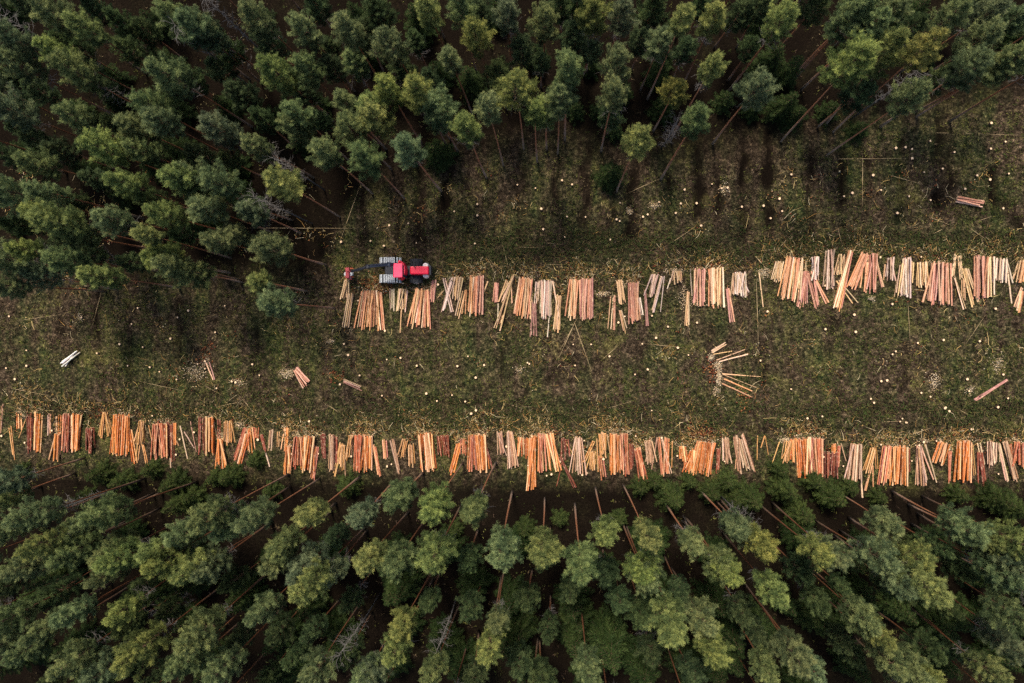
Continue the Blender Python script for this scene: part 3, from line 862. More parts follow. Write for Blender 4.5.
ORD = ['', 'second', 'third', 'fourth', 'fifth', 'sixth', 'seventh', 'eighth', 'ninth', 'tenth', 'eleventh', 'twelfth', 'thirteenth', 'fourteenth', 'fifteenth', 'sixteenth', 'seventeenth', 'eighteenth', 'nineteenth', 'twentieth', 'twenty-first', 'twenty-second']


def log_mesh(seed):
    """unit log: length 1 along z, radius 1 at the butt"""
    q = random.Random(seed)
    V, Fc = [], []
    n = 6
    pts = [(q.uniform(-.18, .18) if 0 < i < n - 1 else 0, q.uniform(-.18, .18) if 0 < i < n - 1 else 0, i / (n - 1)) for i in range(n)]
    V0 = []
    for i, p in enumerate(pts):
        rr = 1.0 - .28 * i / (n - 1) + (.06 if i == 0 else 0)
        for k in range(9):
            t = 2 * math.pi * k / 9
            V0.append((p[0] + rr * math.cos(t) * q.uniform(.94, 1.06), p[1] + rr * math.sin(t) * q.uniform(.94, 1.06), p[2]))
    fs, mi = [], []
    for i in range(n - 1):
        for k in range(9):
            fs.append([i * 9 + k, i * 9 + (k + 1) % 9, (i + 1) * 9 + (k + 1) % 9, (i + 1) * 9 + k])
            mi.append(0)
    fs.append(list(range(9))[::-1])
    fs.append([(n - 1) * 9 + k for k in range(9)])
    mi += [1, 1]
    me = mesh_np('log', V0, fs, [LOG, CUT], None, mi)
    return me


LOGS = [log_mesh(s) for s in range(8)]
LR = random.Random(77)
UV, UF, UC, UM = [], [], [], []      # the logs past the three hundred of a kind: lower layers of the bundles


def m_underlog():
    m = Mat('under_log_bark', 0.85)
    v = m.coord('Object', (1.6, .5, 1))
    f = m.ramp(m.noise(v, 3.0, 5, 0.7), [(0.32, (0.40, 0.34, 0.32)), (0.46, (0.9, 0.88, 0.86)), (0.70, (1.3, 1.4, 1.5))])
    m.base(m.mix(1.0, m.attr('Col').outputs['Color'], f, 'MULTIPLY'))
    return m.m


def under_log(A, B, r, c):
    b = len(UV)
    d = (B - A).normalized()
    a = d.orthogonal().normalized()
    e = d.cross(a)
    for p, rr in ((A, r), (A.lerp(B, .5) + a * LR.uniform(-.03, .03), r * .88), (B, r * .74)):
        for k in range(8):
            t = 2 * math.pi * k / 8
            UV.append(p + (a * math.cos(t) + e * math.sin(t)) * rr)
            UC.append(c)
    for i in range(2):
        for k in range(8):
            UF.append([b + i * 8 + k, b + i * 8 + (k + 1) % 8, b + (i + 1) * 8 + (k + 1) % 8, b + (i + 1) * 8 + k])
            UM.append(0)
    UF.append([b + k for k in range(8)][::-1])
    UF.append([b + 16 + k for k in range(8)])
    UM.extend([1, 1])


COUNT = {}


def bundle(spec, where, grp):
    v = spec.split()
    x0, y0, x1, y1, w0, w1 = map(float, v[:6])
    n, kd = int(v[6]), v[7]
    name, look, cat, cols, rr = KINDS[kd]
    n = round(n * DENS.get(kd, 1)) if n > 3 else n
    a, b = Vector((x0, y0)), Vector((x1, y1))
    d = (b - a).normalized()
    nrm = Vector((-d.y, d.x))
    if nrm.x < 0:
        nrm = -nrm
    mx = (x0 + x1) / 2

    def tint():
        c = LR.choice(cols)
        k = LR.uniform(.62, 1.22)
        if where == 'lower':  # rows tinted apart for their different light: lower warmer, upper paler
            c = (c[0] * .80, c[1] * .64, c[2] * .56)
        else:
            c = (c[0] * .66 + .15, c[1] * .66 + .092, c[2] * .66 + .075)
        if where == 'clearing' and kd == 'g':
            c = (.72, .68, .62)
        return (c[0] * k, c[1] * k * LR.uniform(.93, 1.07), c[2] * k * LR.uniform(.88, 1.12), 1)

    for i in range(round(n * .75) if n > 4 and where != 'clearing' else 0):
        s = (i + .5) / round(n * .75) - .5
        pa = a + nrm * (s * w0 * 1.02) + d * LR.uniform(-1.5, 2)
        pb = b + nrm * (s * w1 * 1.04 + LR.gauss(0, .9)) + d * LR.uniform(-6, 1.5)
        r = rr * .74 * LR.uniform(.7, 1.1)
        A, B = P(pa.x, pa.y, .1), P(pb.x, pb.y, .1)
        A.z, B.z = gz(A.x, A.y) + r * .75, gz(B.x, B.y) + r * .6
        under_log(A, B, r, tint()[:3])
    for i in range(n):
        s = 0 if n == 1 else i / (n - 1) - .5
        ja = LR.uniform(-.45, .45) if n > 1 else 0
        jb = LR.gauss(0, 1.1) if n > 3 else LR.uniform(-.5, .5)
        pa = a + nrm * (s * w0 + ja) + d * LR.uniform(-1.2, 1.2)
        if n > 4 and LR.random() < .18:                          # a few lie askew across the bundle
            jb += LR.choice([-1, 1]) * LR.uniform(2.5, 6)
        pb = b + nrm * (s * w1 + jb) + d * (LR.uniform(-3.4, 2.0) if n > 2 else 0)
        lay = 1 + (i * 2) % 3 * .8 if n > 4 and max(w0, w1) / n < 1.9 else (.9 if n > 4 else 0)
        r = rr * .76 * LR.uniform(.68, 1.2)
        A = P(pa.x, pa.y, .2)
        B = P(pb.x, pb.y, .2)
        A.z = gz(A.x, A.y) + r * .9 + .19 * lay + LR.uniform(0, .05)
        B.z = gz(B.x, B.y) + r * .7 + .17 * lay + LR.uniform(0, .05)
        if LR.random() < .25:
            A, B = B, A
        o = obj(name, LR.choice(LOGS), None, A)
        dv = B - A
        o.rotation_mode = 'QUATERNION'
        o.rotation_quaternion = dv.to_track_quat('Z', 'Y') @ Quaternion((0, 0, 1), LR.uniform(0, 6.28))
        o.scale = (r, r, dv.length)
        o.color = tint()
        COUNT[name] = COUNT.get(name, 0) + 1
        pos = 'the single log' if n == 1 else ('leftmost' if i == 0 else 'rightmost' if i == n - 1 else ORD[i] + ' from left')
        if where == 'clearing':
            l = f"{look}, {pos if n > 1 else 'alone'}, in the clearing, {pct(mx, (y0 + y1) / 2)}".replace(' and ', ', ').replace(' the photo', '')
        elif n == 1:
            l = f"{look} lying singly in the {where} row, {words_of(x1 / 10.24)} percent across the photo"
        else:
            l = f"{look}, {pos} in the {where}-row bundle {words_of(mx / 10.24)} percent across"
            if l in USED:
                l = l.replace('bundle', ('jutting' if (y0 + y1) / 2 > (452 if where == 'lower' else 290) else 'short') + ' bundle')
        if l in USED:
            l = l.replace(look, ('slanting ' if abs(x1 - x0) > 4 else 'upright ') + look)
        USED.add(l)
        tag(o, l, cat, grp)


DENS = {'o': .84, 'r': .9, 'g': 1.2, 'y': 1.2, 'p': .9}
for row, where, grp in ((UPPER_ROW, 'upper', 'logs laid out in the upper row'), (LOWER_ROW, 'lower', 'logs laid out in the lower row'), (CLEARING, 'clearing', 'logs lying about the clearing')):
    for spec in row.replace('\n', '|').split('|'):
        bundle(spec, where, grp)
o = obj('log_underlayer', mesh_np('log_underlayer', UV, UF, [m_underlog(), CUT], UC, UM))
tag(o, 'the lower layers of cut logs showing between the upper ones of both rows', kind='stuff')
print('LOGS', COUNT)

# ------------------------------------------------------------------ stumps
def stump_mesh(seed):
    q = random.Random(seed)
    V, fs, mi = [], [], []
    n = 11
    for zz, rr in ((-.25, 1.35), (.05, 1.08), (1.0, .95)):
        for k in range(n):
            t = 2 * math.pi * k / n
            e = q.uniform(.93, 1.07)
            V.append((rr * e * math.cos(t), rr * e * math.sin(t), zz))
    for i in range(2):
        for k in range(n):
            fs.append([i * n + k, i * n + (k + 1) % n, (i + 1) * n + (k + 1) % n, (i + 1) * n + k])
            mi.append(0)
    fs.append([2 * n + k for k in range(n)])
    mi.append(1)
    return mesh_np('stump', V, fs, [BRANCH, CUT], None, mi)


STUMPS = [stump_mesh(s) for s in range(5)]
ST = [(4, 0, 230, '35 345 325 350 555 312 525 375 755 322 710 350 898 303 863 410 682 435 572 468 478 456 388 493 105 482 22 552 60 597 105 543 600 548 640 567 510 543 708 597 865 632 790 535 820 525 1005 537 940 610 925 605 818 555'),
      (4, 256, 330, '350 55 367 100 413 182 335 218 522 118 577 112 643 142 805 145 848 105 912 140 783 260 503 263 680 255 722 285 835 288 12 180 858 335 880 190 515 3'),
      (4, 512, 330, '245 58 317 58 522 55 575 33 390 105 543 158 492 177 253 142 70 135 62 130 705 100 662 70 995 122 557 322'),
      (4, 768, 300, '232 117 348 60 353 127 508 205 495 218 475 322 453 325 93 357 413 395 422 410 597 172 700 160 845 165 615 372 652 387 712 433 730 446 805 365 945 298 958 393 920 428 820 518 555 490 800 317 910 35 497 17 540 475 155 472'),
      (4, 256, 130, '340 447 457 443 512 463 532 380 610 373 640 450 795 326 885 297 886 343 877 455'),
      (4, 512, 130, '200 202 240 220 93 234 22 218 116 316 220 347 295 347 125 397 210 430 393 438 431 365 418 358 432 292 587 288 525 347 543 338 655 333 675 294 690 238 800 215 862 232 840 232 757 381 922 306 1010 300 740 290'),
      (3.414, 768, 60, '80 390 40 473 50 515 15 537 265 462 288 453 360 393 385 445 437 300 472 297 492 303 493 335 535 382 602 368 480 465 557 477 555 275 443 522 763 215 642 312 713 393 765 405 822 387 812 503 673 440 760 303 810 280'),
      (7.877, 0, 395, '20 320 200 375 415 280'), (7.314, 120, 400, '437 287 408 400 240 115 545 235 870 185 1010 290'), (7.314, 250, 400, '60 290 303 393 500 393 737 413 1000 487 430 155'),
      (7.19, 380, 400, '50 475 80 465 908 335 655 100 690 75'), (7.19, 500, 400, '605 293 743 425 623 525 590 540 368 535 335 545 428 445 200 470'), (7.19, 630, 400, '340 400 225 270 42 258 680 440 855 485'),
      (7.19, 760, 405, '455 372 592 437 137 460 335 93 868 285 445 80'), (7.19, 884, 405, '290 265 205 403 250 290 645 175 825 495 450 20 480 45 165 127 820 15 118 118 385 260'),
      (7.19, 330, 245, '387 5 200 400 395 620 525 275 775 285'), (7.19, 550, 250, '538 477 493 520 733 473 763 632 848 550'), (7.19, 660, 250, '268 522 770 443 55 550'), (7.19, 750, 230, '122 588 755 608 935 195 543 398'), (6.65, 870, 230, '65 182 337 178 835 522 145 492')]
SR = random.Random(9)
for sc, ox, oy, t in ST:
    v = [float(q) for q in t.split()]
    for i in range(0, len(v), 2):
        px, py = ox + v[i] / sc, oy + v[i + 1] / sc
        p = P(px, py, .3)
        r = SR.uniform(.08, .15)
        p.z = gz(p.x, p.y)
        o = obj('tree_stump', SR.choice(STUMPS), None, p)
        o.scale = (r, r, SR.uniform(.28, .42))
        o.rotation_euler = (SR.uniform(-.08, .08), SR.uniform(-.08, .08), SR.uniform(0, 6))
        tag(o, unique(f"pale sawn stump in the clearing, {pct(px, py)}", ['small', 'low', 'broad']), 'stump', 'tree stumps left in the clearing')

# ------------------------------------------------------------------ thin poles and felled saplings lying about
POLES = [(4, 0, 230, [(75, 640, 180, 660), (610, 618, 715, 640), (395, 270, 365, 380), (100, 358, 225, 340), (830, 630, 880, 660)]), (4, 512, 330, [(238, 0, 190, 105), (260, 0, 313, 150), (405, 80, 370, 110), (580, 60, 670, 70)]),
         (4, 768, 300, [(560, 30, 568, 150), (855, 80, 800, 160), (780, 445, 805, 460), (465, 488, 540, 486), (640, 520, 560, 545)]), (4, 512, 130, [(655, 440, 715, 400), (145, 453, 195, 458), (660, 480, 710, 530), (500, 235, 580, 200), (35, 470, 100, 470)]),
         (7.19, 750, 230, [(95, 148, 205, 135), (205, 135, 295, 40), (640, 10, 670, 140), (50, 200, 110, 270), (490, 140, 545, 170), (770, 95, 835, 125)]), (7.19, 660, 250, [(110, 85, 195, 150), (700, 55, 755, 125), (120, 15, 220, 95), (560, 40, 590, 60), (695, 280, 705, 630)]),
         (7.314, 120, 400, [(620, 75, 800, 30), (800, 30, 900, 10), (920, 25, 1015, 130), (820, 100, 850, 160), (285, 50, 325, 90)]), (7.314, 250, 400, [(590, 55, 690, 120), (820, 160, 990, 285), (0, 60, 95, 205), (400, 160, 320, 225)]),
         (7.877, 0, 395, [(430, 45, 515, 105), (180, 10, 240, 45)]), (3, 768, 0, [(535, 395, 740, 405), (225, 475, 385, 475), (285, 490, 285, 600), (385, 530, 455, 550), (495, 655, 545, 675), (640, 660, 670, 650)]),
         (5.12, 180, 110, [(470, 605, 840, 605), (885, 480, 825, 650), (505, 540, 560, 540), (490, 630, 570, 665)]), (7.19, 550, 250, [(160, 560, 95, 680), (190, 560, 230, 680), (525, 130, 530, 185), (600, 175, 685, 195), (640, 240, 770, 285), (0, 105, 80, 105)]),
         (7.19, 430, 250, [(540, 30, 580, 200), (640, 130, 715, 205), (420, 75, 470, 170), (365, 130, 390, 160), (310, 120, 335, 180), (440, 80, 515, 180)]), (7.19, 500, 400, [(215, 70, 270, 125), (190, 140, 280, 215), (780, 60, 930, 15), (90, 40, 150, 60)]),
         (6.65, 870, 230, [(680, 0, 760, 50), (890, 20, 910, 70), (330, 145, 390, 180), (380, 100, 410, 175), (945, 215, 995, 175), (470, 0, 430, 20)])]
V, Fc = [], []
tube(V, Fc, [(0, 0, 0), (.35, .2, .33), (.2, -.3, .66), (0, 0, 1)], [1, .85, .65, .35], 6)
POLE_M = m_simple('peeled_pole_wood', (.26, .18, .09), (.50, .38, .22), 3)
POLE = smooth(mesh_np('pole', V, Fc, [POLE_M]))
for sc, ox, oy, ls in POLES:
    for a in ls:
        A = P(ox + a[0] / sc, oy + a[1] / sc, .2)
        B = P(ox + a[2] / sc, oy + a[3] / sc, .2)
        A.z = gz(A.x, A.y) + .13
        B.z = gz(B.x, B.y) + .13
        o = obj('fallen_pole', POLE, None, A)
        o.rotation_mode = 'QUATERNION'
        o.rotation_quaternion = (B - A).to_track_quat('Z', 'Y')
        rr = SR.uniform(.016, .034)
        o.scale = (rr, rr, (B - A).length)
        tag(o, unique(f"thin fallen pole in the clearing, {pct(ox + (a[0] + a[2]) / 2 / sc, oy + (a[1] + a[3]) / 2 / sc)}", ['bent', 'short']), 'pole', 'thin felled poles lying about')

# ------------------------------------------------------------------ brash (cut tops and twigs), bark and sawdust by the piles
BR = np.random.default_rng(31)
bc_, bd_, bl_, bw_, bcol_ = [], [], [], [], []
cc_, ccol_, cs_ = [], [], []
STRAW = np.array([(.60, .40, .14), (.68, .50, .22), (.50, .28, .09), (.42, .26, .11), (.74, .60, .36)])
RUST = np.array([(.36, .13, .055), (.30, .09, .05), (.46, .20, .08), (.22, .08, .045)])
PALE = np.array([(.86, .64, .38), (.90, .72, .48), (.78, .54, .30)])


def brash_at(px, py, sx, sy, n, pale=False):
    for _ in range(n):
        p = P(px + BR.normal() * sx, py + BR.normal() * sy, .15)
        az = BR.normal() * .9 + 1.57 * BR.choice([-1, 1])
        bc_.append((p.x, p.y, gz(p.x, p.y) + BR.uniform(.03, .22)))
        bd_.append((math.cos(az), math.sin(az), BR.normal() * .12))
        bl_.append(abs(BR.normal()) * .55 + .2)
        bw_.append(BR.uniform(.025, .07))
        bcol_.append(STRAW[BR.integers(0, 5)] * BR.uniform(.45, 1.05))


def boughs_at(px, py, sx, sy, n):
    for _ in range(n):
        p = P(px + BR.normal() * sx, py + BR.normal() * sy, .15)
        az = BR.uniform(0, 6.28)
        bc_.append((p.x, p.y, gz(p.x, p.y) + BR.uniform(.05, .32)))
        bd_.append((math.cos(az), math.sin(az), BR.normal() * .35))
        bl_.append(BR.uniform(.15, .5))
        bw_.append(BR.uniform(.04, .10))
        bcol_.append(BOUGH[BR.integers(0, 4)] * BR.uniform(.5, 1.2))


BOUGH = np.array([(.045, .065, .02), (.07, .085, .03), (.10, .075, .035), (.05, .04, .025)])


def chips_at(px, py, sx, sy, n, pal, size=.10):
    for _ in range(n):
        p = P(px + BR.normal() * sx, py + BR.normal() * sy, .1)
        cc_.append((p.x, p.y, gz(p.x, p.y) + BR.uniform(.02, .09)))
        cs_.append(size * BR.uniform(.5, 1.6))
        ccol_.append(pal[BR.integers(0, len(pal))] * BR.uniform(.6, 1.05))


for row in (UPPER_ROW, LOWER_ROW):
    for spec in row.replace('\n', '|').split('|'):
        v = spec.split()
        x0, y0, w0, n, kd = float(v[0]), float(v[1]), float(v[4]), int(v[6]), v[7]
        if n < 5:
            continue
        hot = kd in 'or'
        brash_at(x0, y0 - 7, w0 * .55 + 3, 4.5, (34 if hot else 10))
        chips_at(x0, y0 - 5, w0 * .4 + 2, 3.0, (26 if hot else 9), RUST)
        chips_at(x0, y0 - 4, w0 * .5 + 3, 3.5, 14, STRAW, .07)
        boughs_at(x0, y0 - 8, w0 * .6 + 3, 4.5, 60 if hot else 22)
        if hot:
            chips_at(x0, y0 - 1.5, w0 * .42, 2.2, 70, PALE, .07)
            chips_at(x0, y0 - 6, w0 * .5 + 3, 4, 24, STRAW, .07)
for px, py, sx, sy, n in [(25, 415, 3, 2, 50), (20, 412, 2, 2, 30), (201, 417, 2, 2, 45), (239, 425, 2.5, 1.5, 35), (295, 434, 5, 2, 70), (466, 436, 3, 2, 55), (617, 434, 6, 2, 60), (785, 440, 3, 1.5, 40), (806, 437, 5, 1.5, 45), (697, 441, 4, 1.5, 35), (622, 285, 2, 2.5, 50), (602, 294, 4, 1.5, 40), (765, 273, 4, 2.5, 60),
                          (935, 263, 6, 1.5, 70), (711, 358, 1.6, 2, 30), (718, 366, 2.2, 3, 60), (719, 378, 1.8, 4, 70), (716, 391, 2, 2.5, 50), (287, 374, 5, 3, 60), (195, 372, 8, 5, 60), (205, 361, 3, 3, 30), (80, 317, 2, 2, 25), (236, 382, 4, 2, 30), (630, 210, 2, 2, 25), (655, 205, 3, 2, 25), (725, 188, 3, 3, 25), (935, 382, 3, 6, 40), (970, 390, 3, 3, 25), (998, 365, 4, 5, 40),
                          (700, 302, 8, 3, 20), (872, 298, 2, 2, 15), (885, 436, 4, 2, 25), (925, 442, 3, 2, 25), (683, 452, 2, 2, 20), (540, 437, 3, 2, 30), (684, 296, 4, 8, 30), (330, 341, 3, 2, 15), (520, 370, 4, 2, 15), (675, 271, 6, 2, 40)]:
    chips_at(px, py, sx * .85, sy * .85, int(n * 4), PALE, .055)
for px, py, sx, sy, n in [(702, 434, 8, 5, 150), (690, 436, 6, 3, 60), (470, 432, 5, 3, 60), (548, 432, 5, 4, 60), (378, 286, 7, 4, 110), (370, 281, 8, 4, 50), (712, 371, 4, 6, 90), (745, 400, 5, 6, 40), (580, 272, 9, 4, 60), (710, 262, 8, 4, 60), (790, 252, 9, 4, 60), (868, 250, 5, 3, 60), (805, 430, 8, 5, 70), (97, 414, 5, 3, 40), (935, 255, 6, 4, 40), (964, 434, 6, 4, 50), (205, 355, 4, 6, 60), (335, 375, 6, 3, 40)]:
    chips_at(px, py, sx, sy, n, RUST, .11)
for px, py, sx, sy, n in [(220, 410, 14, 4, 70), (238, 412, 8, 4, 40), (290, 420, 12, 4, 50), (365, 422, 12, 5, 60), (415, 420, 9, 6, 60), (475, 418, 10, 6, 60), (535, 420, 8, 8, 60), (608, 420, 12, 5, 60), (685, 415, 9, 8, 50), (800, 425, 12, 6, 60), (960, 432, 8, 4, 40), (890, 436, 10, 3, 50), (20, 400, 9, 5, 40), (72, 405, 9, 4, 40),
                          (785, 248, 14, 6, 70), (868, 240, 9, 5, 60), (580, 268, 12, 5, 60), (712, 258, 10, 6, 70), (620, 268, 10, 5, 40), (510, 268, 12, 5, 50), (450, 275, 12, 5, 40), (680, 262, 10, 5, 30), (930, 250, 12, 5, 40), (380, 280, 8, 4, 40), (1000, 250, 14, 6, 40), (20, 392, 10, 4, 20), (560, 275, 14, 4, 30), (840, 250, 12, 4, 30)]:
    brash_at(px, py, sx, sy, n)
    boughs_at(px, py, sx * 1.1, sy * 1.2, n)
for _ in range(230):                                             # brush mats along the trails the machine drives
    boughs_at(BR.uniform(0, 1024), 411 + 7 * BR.normal(), 8, 2.2, 30)
    boughs_at(BR.uniform(440, 1024), 246 + 8 * BR.normal(), 8, 2.4, 30)
for _ in range(160):
    boughs_at(BR.uniform(0, 1024), BR.uniform(190, 440), 5, 3, 22)
for _ in range(450):                                             # a thin scatter over the rest of the clearing
    brash_at(BR.uniform(0, 1024), BR.uniform(190, 440), 4, 4, 1)
for _ in range(240):
    q = (BR.uniform(0, 1024), BR.uniform(170, 450))
    brash_at(q[0], q[1], 6, 4, 5)
    chips_at(q[0], q[1], 4, 3, 5, STRAW if BR.random() < .5 else RUST, .08)
bc_, bd_ = np.array(bc_), np.array(bd_)
bd_ /= np.linalg.norm(bd_, axis=1)[:, None]
sd = np.cross(bd_, [0, 0, 1.0])
sd /= np.linalg.norm(sd, axis=1)[:, None]
nb = len(bc_)
w = np.array(bw_)[:, None] / 2
l = np.array(bl_)[:, None]
up = np.array([[0, 0, 1.0]])
bend = sd * BR.normal(size=(nb, 1)) * .12 * l
A, M_, B = bc_, bc_ + bd_ * l * .5 + bend, bc_ + bd_ * l
vv = np.stack([A - sd * w, A + sd * w, A + up * w * 1.6, M_ - sd * w * .8, M_ + sd * w * .8, M_ + up * w * 1.4, B - sd * w * .3, B + sd * w * .3, B + up * w * .5], 1).reshape(-1, 3)
f1 = np.array([[0, 2, 5, 3], [2, 1, 4, 5], [1, 0, 3, 4], [3, 5, 8, 6], [5, 4, 7, 8], [4, 3, 6, 7]])
ff = (np.arange(nb)[:, None, None] * 9 + f1[None]).reshape(-1, 4)
o = obj('brash', mesh_np('brash', vv, ff, [LITTER], np.repeat(np.array(bcol_), 9, 0)))
tag(o, 'straw-coloured twigs and cut tops scattered above the log piles', kind='stuff')
cc_ = np.array(cc_)
nc = len(cc_)
th = BR.uniform(0, 6.28, nc)
s = np.array(cs_)
ax = np.c_[np.cos(th), np.sin(th), BR.normal(size=nc) * .06] * s[:, None]
ay = np.c_[-np.sin(th), np.cos(th), BR.normal(size=nc) * .06] * s[:, None] * BR.uniform(.3, 1, (nc, 1))
tz = np.array([[0, 0, .02]])
vv = np.stack([cc_ - ax - ay * .4, cc_ + ax - ay, cc_ + ax * .7 + ay, cc_ - ax * .6 + ay, cc_ - tz], 1).reshape(-1, 3)
f1 = np.array([[0, 1, 2], [0, 2, 3], [1, 0, 4], [2, 1, 4], [3, 2, 4], [0, 3, 4]])
ff = (np.arange(nc)[:, None, None] * 5 + f1[None]).reshape(-1, 3)
o = obj('sawdust_litter', mesh_np('sawdust_litter', vv, ff, [LITTER], np.repeat(np.array(ccol_), 5, 0)))
tag(o, 'pale sawdust and rusty bark chips strewn round the log piles', kind='stuff')

# ------------------------------------------------------------------ the harvester
BASE = P(391, 272, 0)
BASE.z = gz(BASE.x, BASE.y)
hv = bpy.data.objects.new('forest_harvester', None)
C.objects.link(hv)
hv.location = BASE
tag(hv, 'red forest harvester with tracked bogies and a long black crane beside the upper log row', 'harvester')


def hp(px, py, z):
    p = P(px, py, BASE.z + z)
    return Vector((p.x - BASE.x, p.y - BASE.y, z))


def bbox(bm, x0, x1, y0, y1, z0, z1, bev=.06, taper=None, mi=0):
    r = bmesh.ops.create_cube(bm, size=1)
    vs = r['verts']
    for v in vs:
        k = taper if taper and v.co.z > 0 else 1
        v.co = Vector(((x0 + x1) / 2 + v.co.x * (x1 - x0) * k, (y0 + y1) / 2 + v.co.y * (y1 - y0) * k, z0 + (v.co.z + .5) * (z1 - z0)))
    es = list({e for v in vs for e in v.link_edges})
    fsn = {f for v in vs for f in v.link_faces}
    for f in fsn:
        f.material_index = mi
    if bev:
        bmesh.ops.bevel(bm, geom=es, offset=bev, segments=2, affect='EDGES', profile=.6)


def bcyl(bm, p0, p1, r0, r1=None, seg=20, mi=0):
    p0, p1 = Vector(p0), Vector(p1)
    d = p1 - p0
    m = Matrix.Translation((p0 + p1) / 2) @ d.to_track_quat('Z', 'Y').to_matrix().to_4x4()
    r = bmesh.ops.create_cone(bm, cap_ends=True, segments=seg, radius1=r0, radius2=r0 if r1 is None else r1, depth=d.length, matrix=m)
    for v in r['verts']:
        for f in v.link_faces:
            f.material_index = mi


def done(bm, name, mats, parent=None):
    me = bpy.data.meshes.new(name)
    bm.to_mesh(me)
    bm.free()
    for m in mats:
        me.materials.append(m)
    return obj(name, me, parent or hv)


def wbox(name, mat, pxa, pxb, z0, z1, zr, bev=.06, taper=None, parent=None):
    """box whose plan is given by two picture corners at height zr"""
    a, b = hp(*pxa, zr), hp(*pxb, zr)
    bm = bmesh.new()
    bbox(bm, min(a.x, b.x), max(a.x, b.x), min(a.y, b.y), max(a.y, b.y), z0, z1, bev, taper)
    return done(bm, name, [mat], parent)


wbox('front_chassis', BLACK, (385, 266), (404, 274), .7, 1.35, 1.3)
wbox('rear_chassis', BLACK, (407, 266), (430, 275), .7, 1.45, 1.4)
a = hp(405.8, 270.3, 1.2)
bm = bmesh.new()
bcyl(bm, (a.x, a.y, .6), (a.x, a.y, 1.7), .42)
bcyl(bm, (a.x - .7, a.y, 1.0), (a.x + .8, a.y, 1.0), .2)
done(bm, 'articulation_joint', [BLACK])
# bogie tracks: a belt of steel cross links round two wheels each
for y0, y1 in ((257.2, 264.4), (274.4, 282.4)):
    A, B = hp(379, y0, 1.3), hp(399.3, y1, 1.3)
    xa, xb, ya, yb = A.x, B.x, min(A.y, B.y), max(A.y, B.y)
    r = .62
    bm = bmesh.new()
    path = []
    L = (xb - xa) - 2 * r
    for t in np.linspace(0, 1, 6)[:-1]:
        path.append((xa + r + L * t, 2 * r + .04, 0))
    for t in np.linspace(0, math.pi, 7)[:-1]:
        path.append((xb - r + (r + .04) * math.sin(t), r + (r + .04) * math.cos(t), t))
    for t in np.linspace(0, 1, 6)[:-1]:
        path.append((xb - r - L * t, -.02, math.pi))
    for t in np.linspace(0, math.pi, 7)[:-1]:
        path.append((xa + r - (r + .04) * math.sin(t), r - (r + .04) * math.cos(t), math.pi + t))
    for (x_, z_, an) in path:
        m = Matrix.Translation((x_, (ya + yb) / 2, z_)) @ Matrix.Rotation(an, 4, 'Y')
        q = bmesh.ops.create_cube(bm, size=1, matrix=m @ Matrix.Diagonal((.13, yb - ya, .09, 1)))
    tr = done(bm, 'bogie_track', [STEEL])
    for xc in (xa + r, xb - r):
        bm = bmesh.new()
        bcyl(bm, (xc, ya + .08, r), (xc, yb - .08, r), r - .03, None, 24, 0)
        bcyl(bm, (xc, ya + .05, r), (xc, yb - .05, r), r * .5, None, 20, 1)
        done(bm, 'bogie_wheel', [RUBBER, CREAM])
# big rear wheels
for y0, y1 in ((258.6, 265.6), (275.4, 282.6)):
    A, B = hp(409, y0, 1.4), hp(421.5, y1, 1.4)
    xc, ya, yb = (A.x + B.x) / 2, min(A.y, B.y), max(A.y, B.y)
    rr = (B.x - A.x) / 2
    bm = bmesh.new()
    bcyl(bm, (xc, ya, rr), (xc, yb, rr), rr * .9, None, 28)
    for k in range(22):
        t = 2 * math.pi * k / 22
        m = Matrix.Translation((xc + math.sin(t) * rr * .93, (ya + yb) / 2, rr + math.cos(t) * rr * .93)) @ Matrix.Rotation(t, 4, 'Y') @ Matrix.Rotation(.25 if k % 2 else -.25, 4, 'Z')
        bmesh.ops.create_cube(bm, size=1, matrix=m @ Matrix.Diagonal((.12, (yb - ya) * .98, rr * .16, 1)))
    ty = done(bm, 'rear_wheel', [RUBBER])
    bm = bmesh.new()
    bcyl(bm, (xc, ya - .02, rr), (xc, yb + .02, rr), rr * .5, None, 22)
    done(bm, 'rim', [CREAM], ty)
    fa, fb = hp(422.4, y0 + 4.8 if y0 < 270 else y0 - 2.2, 1.6), hp(428.4, y1 + 2.0 if y0 < 270 else y1 - 5.6, 1.6)
    bm = bmesh.new()
    bcyl(bm, ((fa.x + fb.x) / 2, (fa.y + fb.y) / 2, .9), ((fa.x + fb.x) / 2, (fa.y + fb.y) / 2, 1.65), (fb.x - fa.x) / 2, (fb.x - fa.x) / 2.3, 20)
    fe = done(bm, 'fuel_tank', [CREAM])
# engine hood with its ribs and rear guard
hood = wbox('engine_hood', RED, (409.4, 266), (429, 274.4), 1.45, 2.45, 2.4, .14, .94)
a, b = hp(412, 268.2, 2.5), hp(424, 272.2, 2.5)
bm = bmesh.new()
for k in range(6):
    xk = a.x + (b.x - a.x) * k / 5
    bbox(bm, xk - .05, xk + .05, b.y + .08, a.y - .08, 2.44, 2.475, 0)
done(bm, 'hood_grille', [RED], hood)
bm = bmesh.new()
bcyl(bm, (a.x + .35, a.y + .12, 2.3), (a.x + .35, a.y + .12, 2.95), .06)
done(bm, 'exhaust_pipe', [BLACK], hood)
wbox('rear_guard', BLACK, (429.2, 265.6), (431, 275), 1.1, 2.1, 2.0, .05)
